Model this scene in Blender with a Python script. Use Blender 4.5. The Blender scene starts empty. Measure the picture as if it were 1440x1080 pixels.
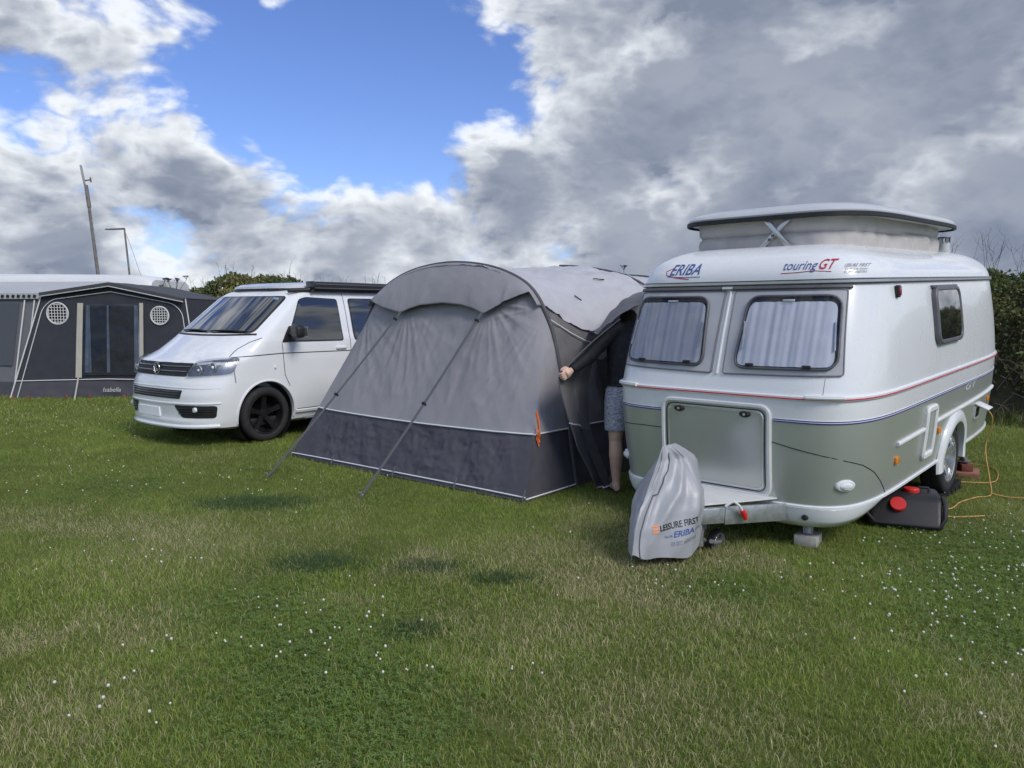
import bpy, bmesh, math, random
import numpy as np
from mathutils import Vector, Matrix, noise
from mathutils.bvhtree import BVHTree

R = math.radians
scene = bpy.context.scene
COL = scene.collection

# ------------------------------------------------------------ camera, sky, sun, exposure
cam_data = bpy.data.cameras.new('camera')
cam = bpy.data.objects.new('camera', cam_data)
COL.objects.link(cam)
cam.location = (0, 0, 1.6)
cam.rotation_euler = (R(90 - 5.5), 0, 0)
cam_data.sensor_width = 36
cam_data.lens = 27.05
cam_data.clip_start = 0.05
cam_data.clip_end = 2000
scene.camera = cam

scene.render.engine = 'CYCLES'
scene.cycles.use_denoising = True
scene.cycles.max_bounces = 8
scene.cycles.transparent_max_bounces = 16
scene.cycles.caustics_reflective = False
scene.cycles.caustics_refractive = False
vs = scene.view_settings
vs.view_transform = 'Standard'
vs.look = 'None'
vs.gamma = 1
vs.use_curve_mapping = False
vs.exposure = 0.62

SUN_AZ = R(141)      # compass bearing of the sun, clockwise from +Y
SUN_EL = R(42)
sun_data = bpy.data.lights.new('sun', 'SUN')
sun_data.energy = 1.5
sun_data.angle = R(22)
sun_data.color = (1.0, 0.95, 0.87)
sun = bpy.data.objects.new('sun', sun_data)
COL.objects.link(sun)
sd = Vector((math.sin(SUN_AZ) * math.cos(SUN_EL), math.cos(SUN_AZ) * math.cos(SUN_EL), math.sin(SUN_EL)))
sun.rotation_euler = sd.to_track_quat('Z', 'Y').to_euler()
sun.location = sd * 60

world = bpy.data.worlds.new('World')
scene.world = world
world.use_nodes = True
WT = world.node_tree
WT.nodes.clear()


class NG:
    """small node-graph helper"""
    def __init__(self, tree):
        self.t = tree

    def n(self, typ, **kw):
        nd = self.t.nodes.new(typ)
        for k, v in kw.items():
            setattr(nd, k, v)
        return nd

    def put(self, sock, v):
        if isinstance(v, bpy.types.NodeSocket):
            self.t.links.new(v, sock)
        else:
            sock.default_value = v

    def m(self, op, a, b=None, c=None, clamp=False):
        nd = self.n('ShaderNodeMath', operation=op, use_clamp=clamp)
        self.put(nd.inputs[0], a)
        if b is not None:
            self.put(nd.inputs[1], b)
        if c is not None:
            self.put(nd.inputs[2], c)
        return nd.outputs[0]

    def vm(self, op, a, b=None, scale=None):
        nd = self.n('ShaderNodeVectorMath', operation=op)
        self.put(nd.inputs[0], a)
        if b is not None:
            self.put(nd.inputs[1], b)
        if scale is not None:
            self.put(nd.inputs['Scale'], scale)
        return nd.outputs['Value'] if op in ('DOT_PRODUCT', 'LENGTH') else nd.outputs[0]

    def ss(self, v, a, b, lo=0.0, hi=1.0):
        nd = self.n('ShaderNodeMapRange', interpolation_type='SMOOTHSTEP')
        self.put(nd.inputs[0], v)
        for i, q in enumerate((a, b, lo, hi)):
            self.put(nd.inputs[i + 1], q)
        return nd.outputs[0]

    def noise(self, vec, scale, detail=6, rough=.55, dist=0.0, lac=2.0):
        nd = self.n('ShaderNodeTexNoise')
        self.put(nd.inputs['Vector'], vec)
        nd.inputs['Scale'].default_value = scale
        nd.inputs['Detail'].default_value = detail
        nd.inputs['Roughness'].default_value = rough
        nd.inputs['Distortion'].default_value = dist
        nd.inputs['Lacunarity'].default_value = lac
        return nd.outputs['Fac'] if 'Fac' in nd.outputs else nd.outputs[0]

    def mix(self, f, a, b, mode='MIX'):
        nd = self.n('ShaderNodeMix', data_type='RGBA', blend_type=mode)
        self.put(nd.inputs[0], f)
        for i, q in ((6, a), (7, b)):
            if not isinstance(q, bpy.types.NodeSocket) and len(q) == 3:
                q = (*q, 1)
            self.put(nd.inputs[i], q)
        return nd.outputs[2]


SKY_SEED = 3.7


def build_sky():
    g = NG(WT)
    sky = g.n('ShaderNodeTexSky', sky_type='NISHITA', sun_disc=False)
    sky.sun_elevation = SUN_EL
    sky.sun_rotation = SUN_AZ
    sky.altitude = 30
    sky.ozone_density = 2.5
    sky.air_density = 1.0
    sky.dust_density = 0.4
    tc = g.n('ShaderNodeTexCoord')
    d = g.vm('NORMALIZE', tc.outputs['Generated'])
    sep = g.n('ShaderNodeSeparateXYZ')
    g.put(sep.inputs[0], d)
    z = g.m('MAXIMUM', sep.outputs[2], 0.0)
    P = g.vm('ADD', g.vm('MULTIPLY', d, (2.7, 2.7, 4.6)), (SKY_SEED, 1.3, 0.0))

    def lobe(x, y, zz, a0, a1, w):
        v = Vector((x, y, zz)).normalized()
        dt = g.vm('DOT_PRODUCT', d, tuple(v))
        return g.ss(dt, math.cos(R(a0)), math.cos(R(a1)), 0.0, w)
    # clear gap in the middle of the sky, heavy bank of cloud to its right, broken banks to its left
    lobes = [lobe(-.22, 1, .285, 11, 2, -.17), lobe(-.12, 1, .30, 9, 1, -.13), lobe(-.12, 1, .225, 7, 0, -.11), lobe(-.30, 1, .22, 6, 0, -.06), lobe(-.475, 1, .09, 4, 0, -.12),
             lobe(.42, 1, .26, 27, 5, .24), lobe(-.55, 1, .24, 14, 2, .03), lobe(-.36, 1, .14, 7, 1, .06), lobe(-.26, 1, .085, 7, 1, .07), lobe(-.06, 1, .125, 8, 1, .15), lobe(-.60, 1, .07, 8, 1, .04)]
    bias = lobes[0]
    for b in lobes[1:]:
        bias = g.m('ADD', bias, b)
    bias = g.m('ADD', bias, g.ss(z, .16, .02, 0.0, .07))

    def puff(vec):
        base = g.noise(vec, 2.1, 7, .55, .25)
        bil = g.m('ABSOLUTE', g.m('SUBTRACT', g.noise(vec, 6.5, 2.5, .5, .3), .5))
        return g.m('MULTIPLY_ADD', g.m('SUBTRACT', .08, bil), -.42, base)
    n1 = puff(P)
    n1s = puff(g.vm('ADD', P, (.05, -.02, .12)))
    dens = g.m('ADD', n1, bias)
    mask = g.ss(dens, .425, .575)
    thick = g.ss(dens, .50, .76)
    lit = g.m('MULTIPLY_ADD', g.m('SUBTRACT', n1, n1s), 4.2, .74, clamp=True)
    lit = g.m('MULTIPLY', lit, g.m('MULTIPLY_ADD', thick, -.88, 1.0))
    soft = g.noise(P, 1.7, 3, .5)
    lit = g.m('ADD', lit, g.m('MULTIPLY', g.m('SUBTRACT', soft, .5), .42), clamp=True)
    ccol = g.mix(lit, (.148, .175, .236), (.66, .685, .71))
    blue = g.mix(1.0, g.vm('SCALE', sky.outputs[0], scale=.075), (.80, .90, 1.30), 'MULTIPLY')
    final = g.mix(mask, blue, ccol)
    bg = g.n('ShaderNodeBackground')
    g.put(bg.inputs[0], final)
    bg.inputs[1].default_value = 1.0
    out = g.n('ShaderNodeOutputWorld')
    WT.links.new(bg.outputs[0], out.inputs[0])


build_sky()
world.cycles.sampling_method = 'MANUAL'
world.cycles.sample_map_resolution = 512

# ------------------------------------------------------------ helpers
def tag(o, label=None, cat=None, group=None, kind=None):
    if label:
        o['label'] = label
    if cat:
        o['category'] = cat
    if group:
        o['group'] = group
    if kind:
        o['kind'] = kind
    return o


def thing(name, label, cat, loc=(0, 0, 0), rot=(0, 0, 0), group=None):
    o = bpy.data.objects.new(name, None)
    o.empty_display_size = .2
    COL.objects.link(o)
    o.location = loc
    o.rotation_euler = rot
    return tag(o, label, cat, group)


def obj(name, verts, faces, mat, parent=None, smooth=True, angle=35):
    me = bpy.data.meshes.new(name)
    me.from_pydata([tuple(v) for v in verts], [], [tuple(f) for f in faces])
    return obj_me(name, me, mat, parent, smooth, angle)


def obj_me(name, me, mat, parent=None, smooth=True, angle=35):
    for m_ in (mat if isinstance(mat, (list, tuple)) else [mat]):
        me.materials.append(m_)
    me.update()
    if smooth:
        me.polygons.foreach_set('use_smooth', [True] * len(me.polygons))
        try:
            me.set_sharp_from_angle(angle=R(angle))
        except Exception:
            pass
    o = bpy.data.objects.new(name, me)
    COL.objects.link(o)
    if parent:
        o.parent = parent
    return o


def obj_bm(name, bm, mat, parent=None, smooth=True, angle=35, recalc=True):
    if recalc:
        bmesh.ops.recalc_face_normals(bm, faces=bm.faces)
    me = bpy.data.meshes.new(name)
    bm.to_mesh(me)
    bm.free()
    return obj_me(name, me, mat, parent, smooth, angle)


class MB:
    """collects shapes that make up ONE part"""
    def __init__(self):
        self.v, self.f = [], []

    def add(self, vf, M=None):
        v, f = vf
        b = len(self.v)
        self.v += [Vector(p) if M is None else M @ Vector(p) for p in v]
        self.f += [[i + b for i in q] for q in f]
        return self

    def build(self, name, mat, parent=None, smooth=True, angle=35):
        bm = bmesh.new()
        vs_ = [bm.verts.new(p) for p in self.v]
        for q in self.f:
            try:
                bm.faces.new([vs_[i] for i in q])
            except ValueError:
                pass
        return obj_bm(name, bm, mat, parent, smooth, angle)


def box(c, s, bev=0.0, rot=None, seg=2):
    bm = bmesh.new()
    bmesh.ops.create_cube(bm, size=1)
    bmesh.ops.scale(bm, vec=s, verts=bm.verts)
    if bev > 0:
        bmesh.ops.bevel(bm, geom=bm.edges[:], offset=bev, segments=seg, profile=.5, affect='EDGES')
    M = Matrix.Translation(c)
    if rot is not None:
        M = M @ rot.to_4x4()
    bm.transform(M)
    bm.verts.index_update()
    r = ([v.co.copy() for v in bm.verts], [[v.index for v in f.verts] for f in bm.faces])
    bm.free()
    return r


def rotz(a):
    return Matrix.Rotation(a, 3, 'Z')


def tube(path, r, seg=8, closed=False, cap=True):
    P = [Vector(p) for p in path]
    n = len(P)
    rad = r if isinstance(r, (list, tuple)) else [r] * n
    T = []
    for i in range(n):
        a = P[i - 1] if (i > 0 or closed) else P[i]
        b = P[(i + 1) % n] if (i < n - 1 or closed) else P[i]
        T.append((b - a).normalized())
    up = Vector((0, 0, 1)) if abs(T[0].z) < .9 else Vector((1, 0, 0))
    nrm = T[0].cross(up).normalized()
    v, f = [], []
    for i in range(n):
        if i:
            q = T[i - 1].rotation_difference(T[i])
            nrm = q @ nrm
            nrm = (nrm - T[i] * nrm.dot(T[i])).normalized()
        bn = T[i].cross(nrm)
        for k in range(seg):
            a = 2 * math.pi * k / seg
            v.append(P[i] + (nrm * math.cos(a) + bn * math.sin(a)) * rad[i])
    for i in range(n if closed else n - 1):
        j = (i + 1) % n
        for k in range(seg):
            l = (k + 1) % seg
            f.append([i * seg + k, i * seg + l, j * seg + l, j * seg + k])
    if cap and not closed:
        f.append(list(range(seg))[::-1])
        f.append([(n - 1) * seg + k for k in range(seg)])
    return v, f


def strip(P, N, w, h, closed=False, sink=.004, dirs=None):
    """rectangular bar laid on a surface: points P, outward normals N, width w, height h"""
    P = [Vector(p) for p in P]
    n = len(P)
    v, f = [], []
    for i in range(n):
        a = P[i - 1] if (i > 0 or closed) else P[i]
        b = P[(i + 1) % n] if (i < n - 1 or closed) else P[i]
        t = (b - a).normalized()
        nn = Vector(N[i]).normalized()
        s = t.cross(nn).normalized()
        c = min(h * .4, w * .25)
        v += [P[i] - s * w / 2 - nn * sink, P[i] - s * w / 2 + nn * (h - c), P[i] - s * (w / 2 - c) + nn * h,
              P[i] + s * (w / 2 - c) + nn * h, P[i] + s * w / 2 + nn * (h - c), P[i] + s * w / 2 - nn * sink]
    for i in range(n if closed else n - 1):
        j = (i + 1) % n
        for k in range(5):
            f.append([i * 6 + k, i * 6 + k + 1, j * 6 + k + 1, j * 6 + k])
    if not closed:
        f.append([0, 1, 2, 3, 4, 5])
        f.append([(n - 1) * 6 + k for k in (5, 4, 3, 2, 1, 0)])
    return v, f


def lathe(prof, seg=32, axis='y', caps=True):
    """prof: list of (radius, along) ; revolve about the axis"""
    v, f = [], []
    for (r, a) in prof:
        for k in range(seg):
            t = 2 * math.pi * k / seg
            c, s = r * math.cos(t), r * math.sin(t)
            v.append({'y': (c, a, s), 'z': (c, s, a), 'x': (a, c, s)}[axis])
    for i in range(len(prof) - 1):
        for k in range(seg):
            l = (k + 1) % seg
            f.append([i * seg + k, i * seg + l, (i + 1) * seg + l, (i + 1) * seg + k])
    if caps and prof[0][0] > 1e-5:
        f.append(list(range(seg))[::-1])
    if caps and prof[-1][0] > 1e-5:
        f.append([(len(prof) - 1) * seg + k for k in range(seg)])
    return v, f


def loft(rings, closed=True, cap0=False, cap1=False):
    n = len(rings[0])
    v = [p for r in rings for p in r]
    f = []
    for i in range(len(rings) - 1):
        for k in range(n if closed else n - 1):
            l = (k + 1) % n
            f.append([i * n + k, i * n + l, (i + 1) * n + l, (i + 1) * n + k])
    if cap0:
        f.append(list(range(n))[::-1])
    if cap1:
        f.append([(len(rings) - 1) * n + k for k in range(n)])
    return v, f


def bvh_of(vf):
    return BVHTree.FromPolygons([tuple(p) for p in vf[0]], [tuple(q) for q in vf[1]])


def caster(bvh, axis, sign=1):
    """map 2-D coordinates on to a body: axis 'x' -> (y,z), 'y' -> (x,z), 'z' -> (x,y)"""
    def fn(a, b):
        if axis == 'x':
            o, d = Vector((6 * sign, a, b)), Vector((-sign, 0, 0))
        elif axis == 'y':
            o, d = Vector((a, 6 * sign, b)), Vector((0, -sign, 0))
        else:
            o, d = Vector((a, b, 6 * sign)), Vector((0, 0, -sign))
        p, nn, _, _ = bvh.ray_cast(o, d)
        if p is None:
            p, nn, _, _ = bvh.find_nearest(o + d * 5)
        if nn.dot(d) > 0:
            nn = -nn
        return p, nn
    return fn


def caster_dir(bvh, phi):
    """map (across, height) on to a body along a horizontal direction phi"""
    nn_ = Vector((math.cos(phi), math.sin(phi), 0)); rt = Vector((-math.sin(phi), math.cos(phi), 0))

    def fn(a, b):
        p, nn, _, _ = bvh.ray_cast(rt * a + nn_ * 3 + Vector((0, 0, b)), -nn_)
        if p is None:
            p, nn, _, _ = bvh.find_nearest(rt * a + nn_ * .2 + Vector((0, 0, b)))
        return p, (nn if nn.dot(nn_) > 0 else -nn)
    return fn


def rrect(a0, a1, b0, b1, r, seg=6):
    """rounded rectangle polygon, ccw"""
    out = []
    for (ca, cb, t0) in ((a1 - r, b1 - r, 0), (a0 + r, b1 - r, 90), (a0 + r, b0 + r, 180), (a1 - r, b0 + r, 270)):
        for k in range(seg + 1):
            t = R(t0 + 90 * k / seg)
            out.append((ca + r * math.cos(t), cb + r * math.sin(t)))
    return out


def rpoly(pts, r, seg=5):
    """polygon with rounded corners"""
    out = []
    n = len(pts)
    for i in range(n):
        p = Vector(pts[i]); a = Vector(pts[i - 1]); b = Vector(pts[(i + 1) % n])
        da, db = (a - p), (b - p)
        k = min(r, da.length * .45, db.length * .45)
        s, e = p + da.normalized() * k, p + db.normalized() * k
        for q in range(seg + 1):
            t = q / seg
            out.append(tuple(s * (1 - t) ** 2 + p * 2 * t * (1 - t) + e * t * t))
    return out


def patch_bm(poly, step):
    bm = bmesh.new()
    bm.faces.new([bm.verts.new((p[0], p[1], 0)) for p in poly])
    xs = [p[0] for p in poly]; ys = [p[1] for p in poly]
    for ax, lo, hi in ((0, min(xs), max(xs)), (1, min(ys), max(ys))):
        k = math.ceil(lo / step) * step
        while k < hi - 1e-6:
            co = [0, 0, 0]; no = [0, 0, 0]
            co[ax] = k; no[ax] = 1
            bmesh.ops.bisect_plane(bm, geom=bm.verts[:] + bm.edges[:] + bm.faces[:], plane_co=co, plane_no=no, dist=1e-5)
            k += step
    return bm


def decal(name, poly, fn, mat, parent, off=.004, step=.06, thick=True, bulge=None):
    """slab that follows a surface; its edge reaches back down to the surface"""
    bm = patch_bm(poly, step)
    base = {}
    for v in bm.verts:
        a, b = v.co.x, v.co.y
        p, nn = fn(a, b)
        base[v] = (p, nn)
        h = off + (bulge(a, b) if bulge else 0)
        v.co = p + nn * h
    if thick:
        edges = [e for e in bm.edges if e.is_boundary]
        r = bmesh.ops.extrude_edge_only(bm, edges=edges)
        nv = [v for v in r['geom'] if isinstance(v, bmesh.types.BMVert)]
        for v in nv:
            for e in v.link_edges:
                o_ = e.other_vert(v)
                if o_ in base:
                    p, nn = base[o_]
                    if (o_.co - v.co).length < 1e-6:
                        v.co = p - nn * .003
                        break
    return obj_bm(name, bm, mat, parent, True, 40)


def frame(name, poly, fn, w, h, mat, parent, closed=True, sub=.05, off=0.0):
    """bar that runs along an outline on a surface"""
    pts = []
    n = len(poly)
    for i in range(n if closed else n - 1):
        a, b = Vector(poly[i]), Vector(poly[(i + 1) % n])
        k = max(1, int((b - a).length / sub))
        for q in range(k):
            c = a.lerp(b, q / k)
            if not pts or (c - pts[-1]).length > .0015:
                pts.append(c)
    if not closed:
        pts.append(Vector(poly[-1]))
    P, N = [], []
    for c in pts:
        p, nn = fn(c[0], c[1])
        P.append(p + nn * off); N.append(nn)
    mb = MB().add(strip(P, N, w, h, closed))
    return mb.build(name, mat, parent)


def text_mesh(txt, size, shear=0.0, bold=0.0, spacing=1.0):
    cu = bpy.data.curves.new('t', 'FONT')
    cu.body = txt
    cu.size = size
    cu.shear = shear
    cu.offset = bold
    cu.space_character = spacing
    cu.fill_mode = 'FRONT'
    cu.resolution_u = 3
    o = bpy.data.objects.new('t', cu)
    COL.objects.link(o)
    dg = bpy.context.evaluated_depsgraph_get()
    me = bpy.data.meshes.new_from_object(o.evaluated_get(dg))
    bpy.data.objects.remove(o)
    bpy.data.curves.remove(cu)
    return me


def lettering(name, txt, size, at, fn, mat, parent, flip=1, width=None, rot=0.0, shear=0.0, bold=0.0, off=.003, spacing=1.0):
    """text laid on a surface; at = lower-left corner in the surface's 2-D coordinates"""
    me = text_mesh(txt, size, shear, bold, spacing)
    bm = bmesh.new()
    bm.from_mesh(me)
    bpy.data.meshes.remove(me)
    for ax in (0, 1):
        q = [v.co[ax] for v in bm.verts]
        step = max(.008, size * .22)
        k = min(q) + step
        while k < max(q):
            no = [0, 0, 0]; no[ax] = 1; co = [0, 0, 0]; co[ax] = k
            bmesh.ops.bisect_plane(bm, geom=bm.verts[:] + bm.edges[:] + bm.faces[:], plane_co=co, plane_no=no, dist=1e-5)
            k += step
    xs = [v.co.x for v in bm.verts] or [0, 1]
    x0, x1 = min(xs), max(xs)
    sc_ = (width / (x1 - x0)) if width else 1.0
    for v in bm.verts:
        x, y = (v.co.x - x0) * sc_, v.co.y
        x, y = x * math.cos(rot) - y * math.sin(rot), x * math.sin(rot) + y * math.cos(rot)
        p, nn = fn(at[0] + flip * x, at[1] + y)
        v.co = p + nn * off
    return obj_bm(name, bm, mat, parent, False)


# ------------------------------------------------------------ materials
def mat(name, col, rough=.5, metal=0.0, coat=0.0, var=0.0, vscale=6.0, bump=0.0, bscale=60.0, spec=.5, trans=0.0, dirt=None, bstretch=None):
    m_ = bpy.data.materials.new(name)
    m_.use_nodes = True
    t = m_.node_tree
    b = t.nodes['Principled BSDF']
    g = NG(t)
    b.inputs['Roughness'].default_value = rough
    b.inputs['Metallic'].default_value = metal
    b.inputs['Coat Weight'].default_value = coat
    b.inputs['Coat Roughness'].default_value = .05
    b.inputs['Specular IOR Level'].default_value = spec
    tc = g.n('ShaderNodeTexCoord').outputs['Object']
    c4 = (*col, 1)
    if var > 0:
        nz = g.noise(tc, vscale, 5, .6)
        k = g.ss(nz, .3, .7, 1 - var, 1 + var)
        src = g.vm('SCALE', c4[:3], scale=k)
        if dirt:
            nd = g.noise(tc, vscale * .5, 7, .65)
            src = g.mix(g.ss(nd, .52, .75, 0.0, dirt[1]), src, dirt[0])
        g.put(b.inputs['Base Color'], src)
        rn = g.noise(tc, vscale * 2.3, 4, .6)
        g.put(b.inputs['Roughness'], g.ss(rn, .3, .7, max(.02, rough * .92), min(1, rough * 1.08)))
    else:
        b.inputs['Base Color'].default_value = c4
    if bump > 0:
        vec = tc
        if bstretch:
            vec = g.vm('MULTIPLY', tc, bstretch)
        bn = g.n('ShaderNodeBump')
        bn.inputs['Strength'].default_value = bump
        bn.inputs['Distance'].default_value = .01
        g.put(bn.inputs['Height'], g.noise(vec, bscale, 5, .6))
        t.links.new(bn.outputs[0], b.inputs['Normal'])
    if trans > 0:
        tr = g.n('ShaderNodeBsdfTranslucent')
        tr.inputs[0].default_value = c4
        mx = g.n('ShaderNodeMixShader')
        mx.inputs[0].default_value = trans
        t.links.new(b.outputs[0], mx.inputs[1])
        t.links.new(tr.outputs[0], mx.inputs[2])
        t.links.new(mx.outputs[0], t.nodes['Material Output'].inputs[0])
    return m_


def glass_mat(name, tint, rough=.03, fac=1.0):
    """thin pane: clear tint seen through, mirror by Fresnel"""
    m_ = bpy.data.materials.new(name)
    m_.use_nodes = True
    t = m_.node_tree
    t.nodes.remove(t.nodes['Principled BSDF'])
    g = NG(t)
    tr = g.n('ShaderNodeBsdfTransparent'); tr.inputs[0].default_value = (*tint, 1)
    gl = g.n('ShaderNodeBsdfGlossy'); gl.inputs['Roughness'].default_value = rough
    fr = g.n('ShaderNodeFresnel'); fr.inputs[0].default_value = 1.55
    mx = g.n('ShaderNodeMixShader')
    g.put(mx.inputs[0], g.m('MULTIPLY', fr.outputs[0], 1.6 * fac, clamp=True))
    t.links.new(tr.outputs[0], mx.inputs[1]); t.links.new(gl.outputs[0], mx.inputs[2])
    t.links.new(mx.outputs[0], t.nodes['Material Output'].inputs[0])
    return m_


M_ = {}
M_['cara_white'] = mat('caravan_white_paint', (.74, .76, .77), .28, coat=.4, var=.012, vscale=1.2)
M_['cara_silver'] = mat('silver_grey_paint', (.47, .505, .465), .30, metal=.5, var=.03, vscale=1.2, bump=.006, bscale=8)
M_['cara_hatch'] = mat('hatch_aluminium', (.52, .55, .53), .30, metal=.6, var=.03, vscale=1.5, bump=.006, bscale=8)
M_['plastic_white'] = mat('white_plastic', (.72, .73, .72), .4, var=.04, vscale=8)
M_['lamp_in'] = mat('headlamp_chrome', (.26, .27, .29), .25, metal=.7, var=.08, vscale=20)
M_['seal_light'] = mat('light_window_edge', (.17, .17, .18), .5)
M_['alu'] = mat('aluminium_rail', (.62, .63, .64), .3, metal=.8, var=.05)
M_['galv'] = mat('galvanised_steel', (.46, .48, .49), .42, metal=.75, var=.16, vscale=22, bump=.05, bscale=40)
M_['black_rubber'] = mat('black_rubber', (.018, .018, .019), .65, var=.15, vscale=12)
M_['black_plastic'] = mat('black_plastic', (.014, .014, .016), .5, var=.12, vscale=10, bump=.06, bscale=90)
M_['black_gloss'] = mat('black_gloss', (.012, .012, .013), .12, coat=.6)
M_['red_line'] = mat('red_pinstripe', (.55, .03, .05), .4)
M_['blue_line'] = mat('blue_pinstripe', (.025, .035, .22), .4)
M_['black_line'] = mat('black_pinstripe', (.015, .015, .018), .4)
M_['logo_blue'] = mat('logo_blue', (.05, .10, .30), .4)
M_['logo_red'] = mat('logo_red', (.45, .03, .06), .4)
M_['logo_grey'] = mat('logo_grey', (.20, .20, .22), .5)
M_['orange_lens'] = mat('amber_lens', (.80, .25, .02), .2, coat=.5, bump=.15, bscale=200)
M_['red_lens'] = mat('red_lens', (.22, .01, .02), .18, coat=.5)
M_['white_lens'] = mat('clear_lens', (.72, .74, .75), .12, coat=.5)
M_['win_panel'] = mat('tinted_acrylic', (.40, .405, .425), .12, coat=.6, var=.04, vscale=1.5)
M_['seal_grey'] = mat('grey_window_seal', (.10, .10, .11), .5, var=.1)
M_['dark_in'] = mat('dark_interior', (.02, .02, .022), .8)
M_['curtain'] = mat('pale_curtain', (.66, .67, .74), .9, var=.06, vscale=5, bump=.1, bscale=200)
M_['glass_tint'] = glass_mat('tinted_pane', (.84, .86, .89), fac=.42)
M_['bellows'] = mat('grey_roof_canvas', (.46, .44, .425), .85, var=.06, vscale=5, bump=.25, bscale=25)
M_['lid'] = mat('lid_grey_white', (.50, .525, .545), .3, coat=.3, var=.03, vscale=2, bump=.02, bscale=15)
M_['tyre'] = mat('tyre_rubber', (.02, .02, .021), .8, var=.25, vscale=14, bump=.1, bscale=60)
M_['alloy'] = mat('silver_alloy', (.66, .67, .68), .28, metal=.85, var=.06)
M_['red_cap'] = mat('red_plastic', (.62, .03, .025), .35, var=.05)
M_['concrete'] = mat('concrete', (.36, .345, .31), .9, var=.18, vscale=14, bump=.35, bscale=60)
M_['brick_red'] = mat('brick', (.17, .055, .04), .9, var=.25, vscale=18, bump=.4, bscale=70)
M_['wood_red'] = mat('timber_board', (.28, .13, .085), .8, var=.25, vscale=10, bump=.3, bscale=40, bstretch=(1, 8, 8))
M_['cable'] = mat('orange_cable', (.62, .32, .10), .5, var=.1)
M_['vinyl'] = mat('grey_vinyl', (.34, .35, .375), .38, var=.05, vscale=6, bump=.10, bscale=22)
M_['van_white'] = mat('van_white_paint', (.76, .775, .785), .22, coat=.7, var=.02, vscale=2)
M_['van_glass'] = mat('van_dark_glass', (.012, .014, .016), .03, coat=1.0, spec=.8)
M_['tent_grey'] = mat('tent_grey_polyester', (.31, .305, .325), .72, var=.05, vscale=3, bump=.16, bscale=34, trans=.12, bstretch=(1.2, 1.2, .5))
M_['tent_dark'] = mat('tent_charcoal_polyester', (.066, .065, .080), .65, var=.08, vscale=4, bump=.2, bscale=30, trans=.05, bstretch=(1.4, 1.4, .6))
M_['tent_roof'] = mat('tent_pale_grey_polyester', (.50, .505, .54), .7, var=.05, vscale=3, bump=.3, bscale=8, trans=.12)
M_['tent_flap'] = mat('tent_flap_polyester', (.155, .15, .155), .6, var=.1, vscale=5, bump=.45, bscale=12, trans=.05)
M_['piping'] = mat('reflective_piping', (.75, .76, .78), .5)
M_['webbing'] = mat('grey_webbing', (.10, .105, .11), .85, bump=.2, bscale=300)
M_['orange_rope'] = mat('orange_rope', (.85, .17, .02), .7)
M_['mesh_dark'] = mat('mesh_shade_black', (.012, .014, .014), .7)
# ------------------------------------------------------------ value noise for the field
class VN:
    def __init__(self, seed, n=256):
        self.g = np.random.default_rng(seed).random((n, n)).astype(np.float32)
        self.n = n

    def __call__(self, x, y, s):
        x = np.asarray(x) * s + 500.3; y = np.asarray(y) * s + 700.7
        xi = np.floor(x).astype(int); yi = np.floor(y).astype(int)
        fx = x - xi; fy = y - yi
        fx = fx * fx * (3 - 2 * fx); fy = fy * fy * (3 - 2 * fy)
        n = self.n
        g = self.g
        a = g[xi % n, yi % n]; b = g[(xi + 1) % n, yi % n]; c = g[xi % n, (yi + 1) % n]; d = g[(xi + 1) % n, (yi + 1) % n]
        return (a * (1 - fx) + b * fx) * (1 - fy) + (c * (1 - fx) + d * fx) * fy

    def fbm(self, x, y, s, o=4):
        r = 0; w = 0; k = 1.0
        for i in range(o):
            r = r + k * self(x + 17.1 * i, y - 9.3 * i, s * 2 ** i); w += k; k *= .5
        return r / w


VN1, VN2, VN3 = VN(3), VN(8), VN(21)
DARK_TUFTS = [(-1.25, 4.73, .27, .16), (-.52, 4.66, .19, .11), (-.10, 4.45, .17, .10), (-2.17, 6.25, .42, .20), (-.50, 3.70, .14, .10)]
# patches of clover (x, y, radius)
CLOVER = [(-.95, 3.55, .60), (-.75, 3.05, .55), (-1.45, 4.05, .45), (2.75, 4.3, .75), (2.35, 3.55, .55), (3.3, 4.9, .9), (-.45, 2.75, .35), (-3.6, 6.9, .7), (1.3, 4.3, .4)]


def dryness(x, y):
    d = VN1.fbm(x, y, .75, 4) * .65 + VN2.fbm(x, y, 2.6, 3) * .45
    d = np.clip((d - .51) * 5.0, 0, 1)
    for (cx, cy, r) in ((-.05, 3.6, .75), (.9, 4.1, .8), (.5, 2.9, .6), (-2.2, 5.2, .9), (-1.75, 3.8, .5), (.15, 4.9, .6), (-1.8, 2.9, .5)):
        d = np.maximum(d, .85 * np.exp(-((x - cx) ** 2 + (y - cy) ** 2) / r ** 2) * (.45 + .8 * VN3.fbm(x, y, 2.2, 3)))
    for (cx, cy, r) in CLOVER:
        d = d * (1 - .75 * np.exp(-((x - cx) ** 2 + (y - cy) ** 2) / (r * .9) ** 2))
    # lusher, unworn strip beside the tents and the caravan
    d = d * (1 - .7 * np.clip((y - 5.2) / 1.2, 0, 1))
    return np.clip(d, 0, 1)


def clover_amt(x, y):
    c = 0
    for (cx, cy, r) in CLOVER:
        c = np.maximum(c, np.exp(-((x - cx) ** 2 + (y - cy) ** 2) / r ** 2))
    return c * np.clip(.35 + 1.1 * VN2.fbm(x, y, 1.8, 3), 0, 1)


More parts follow.
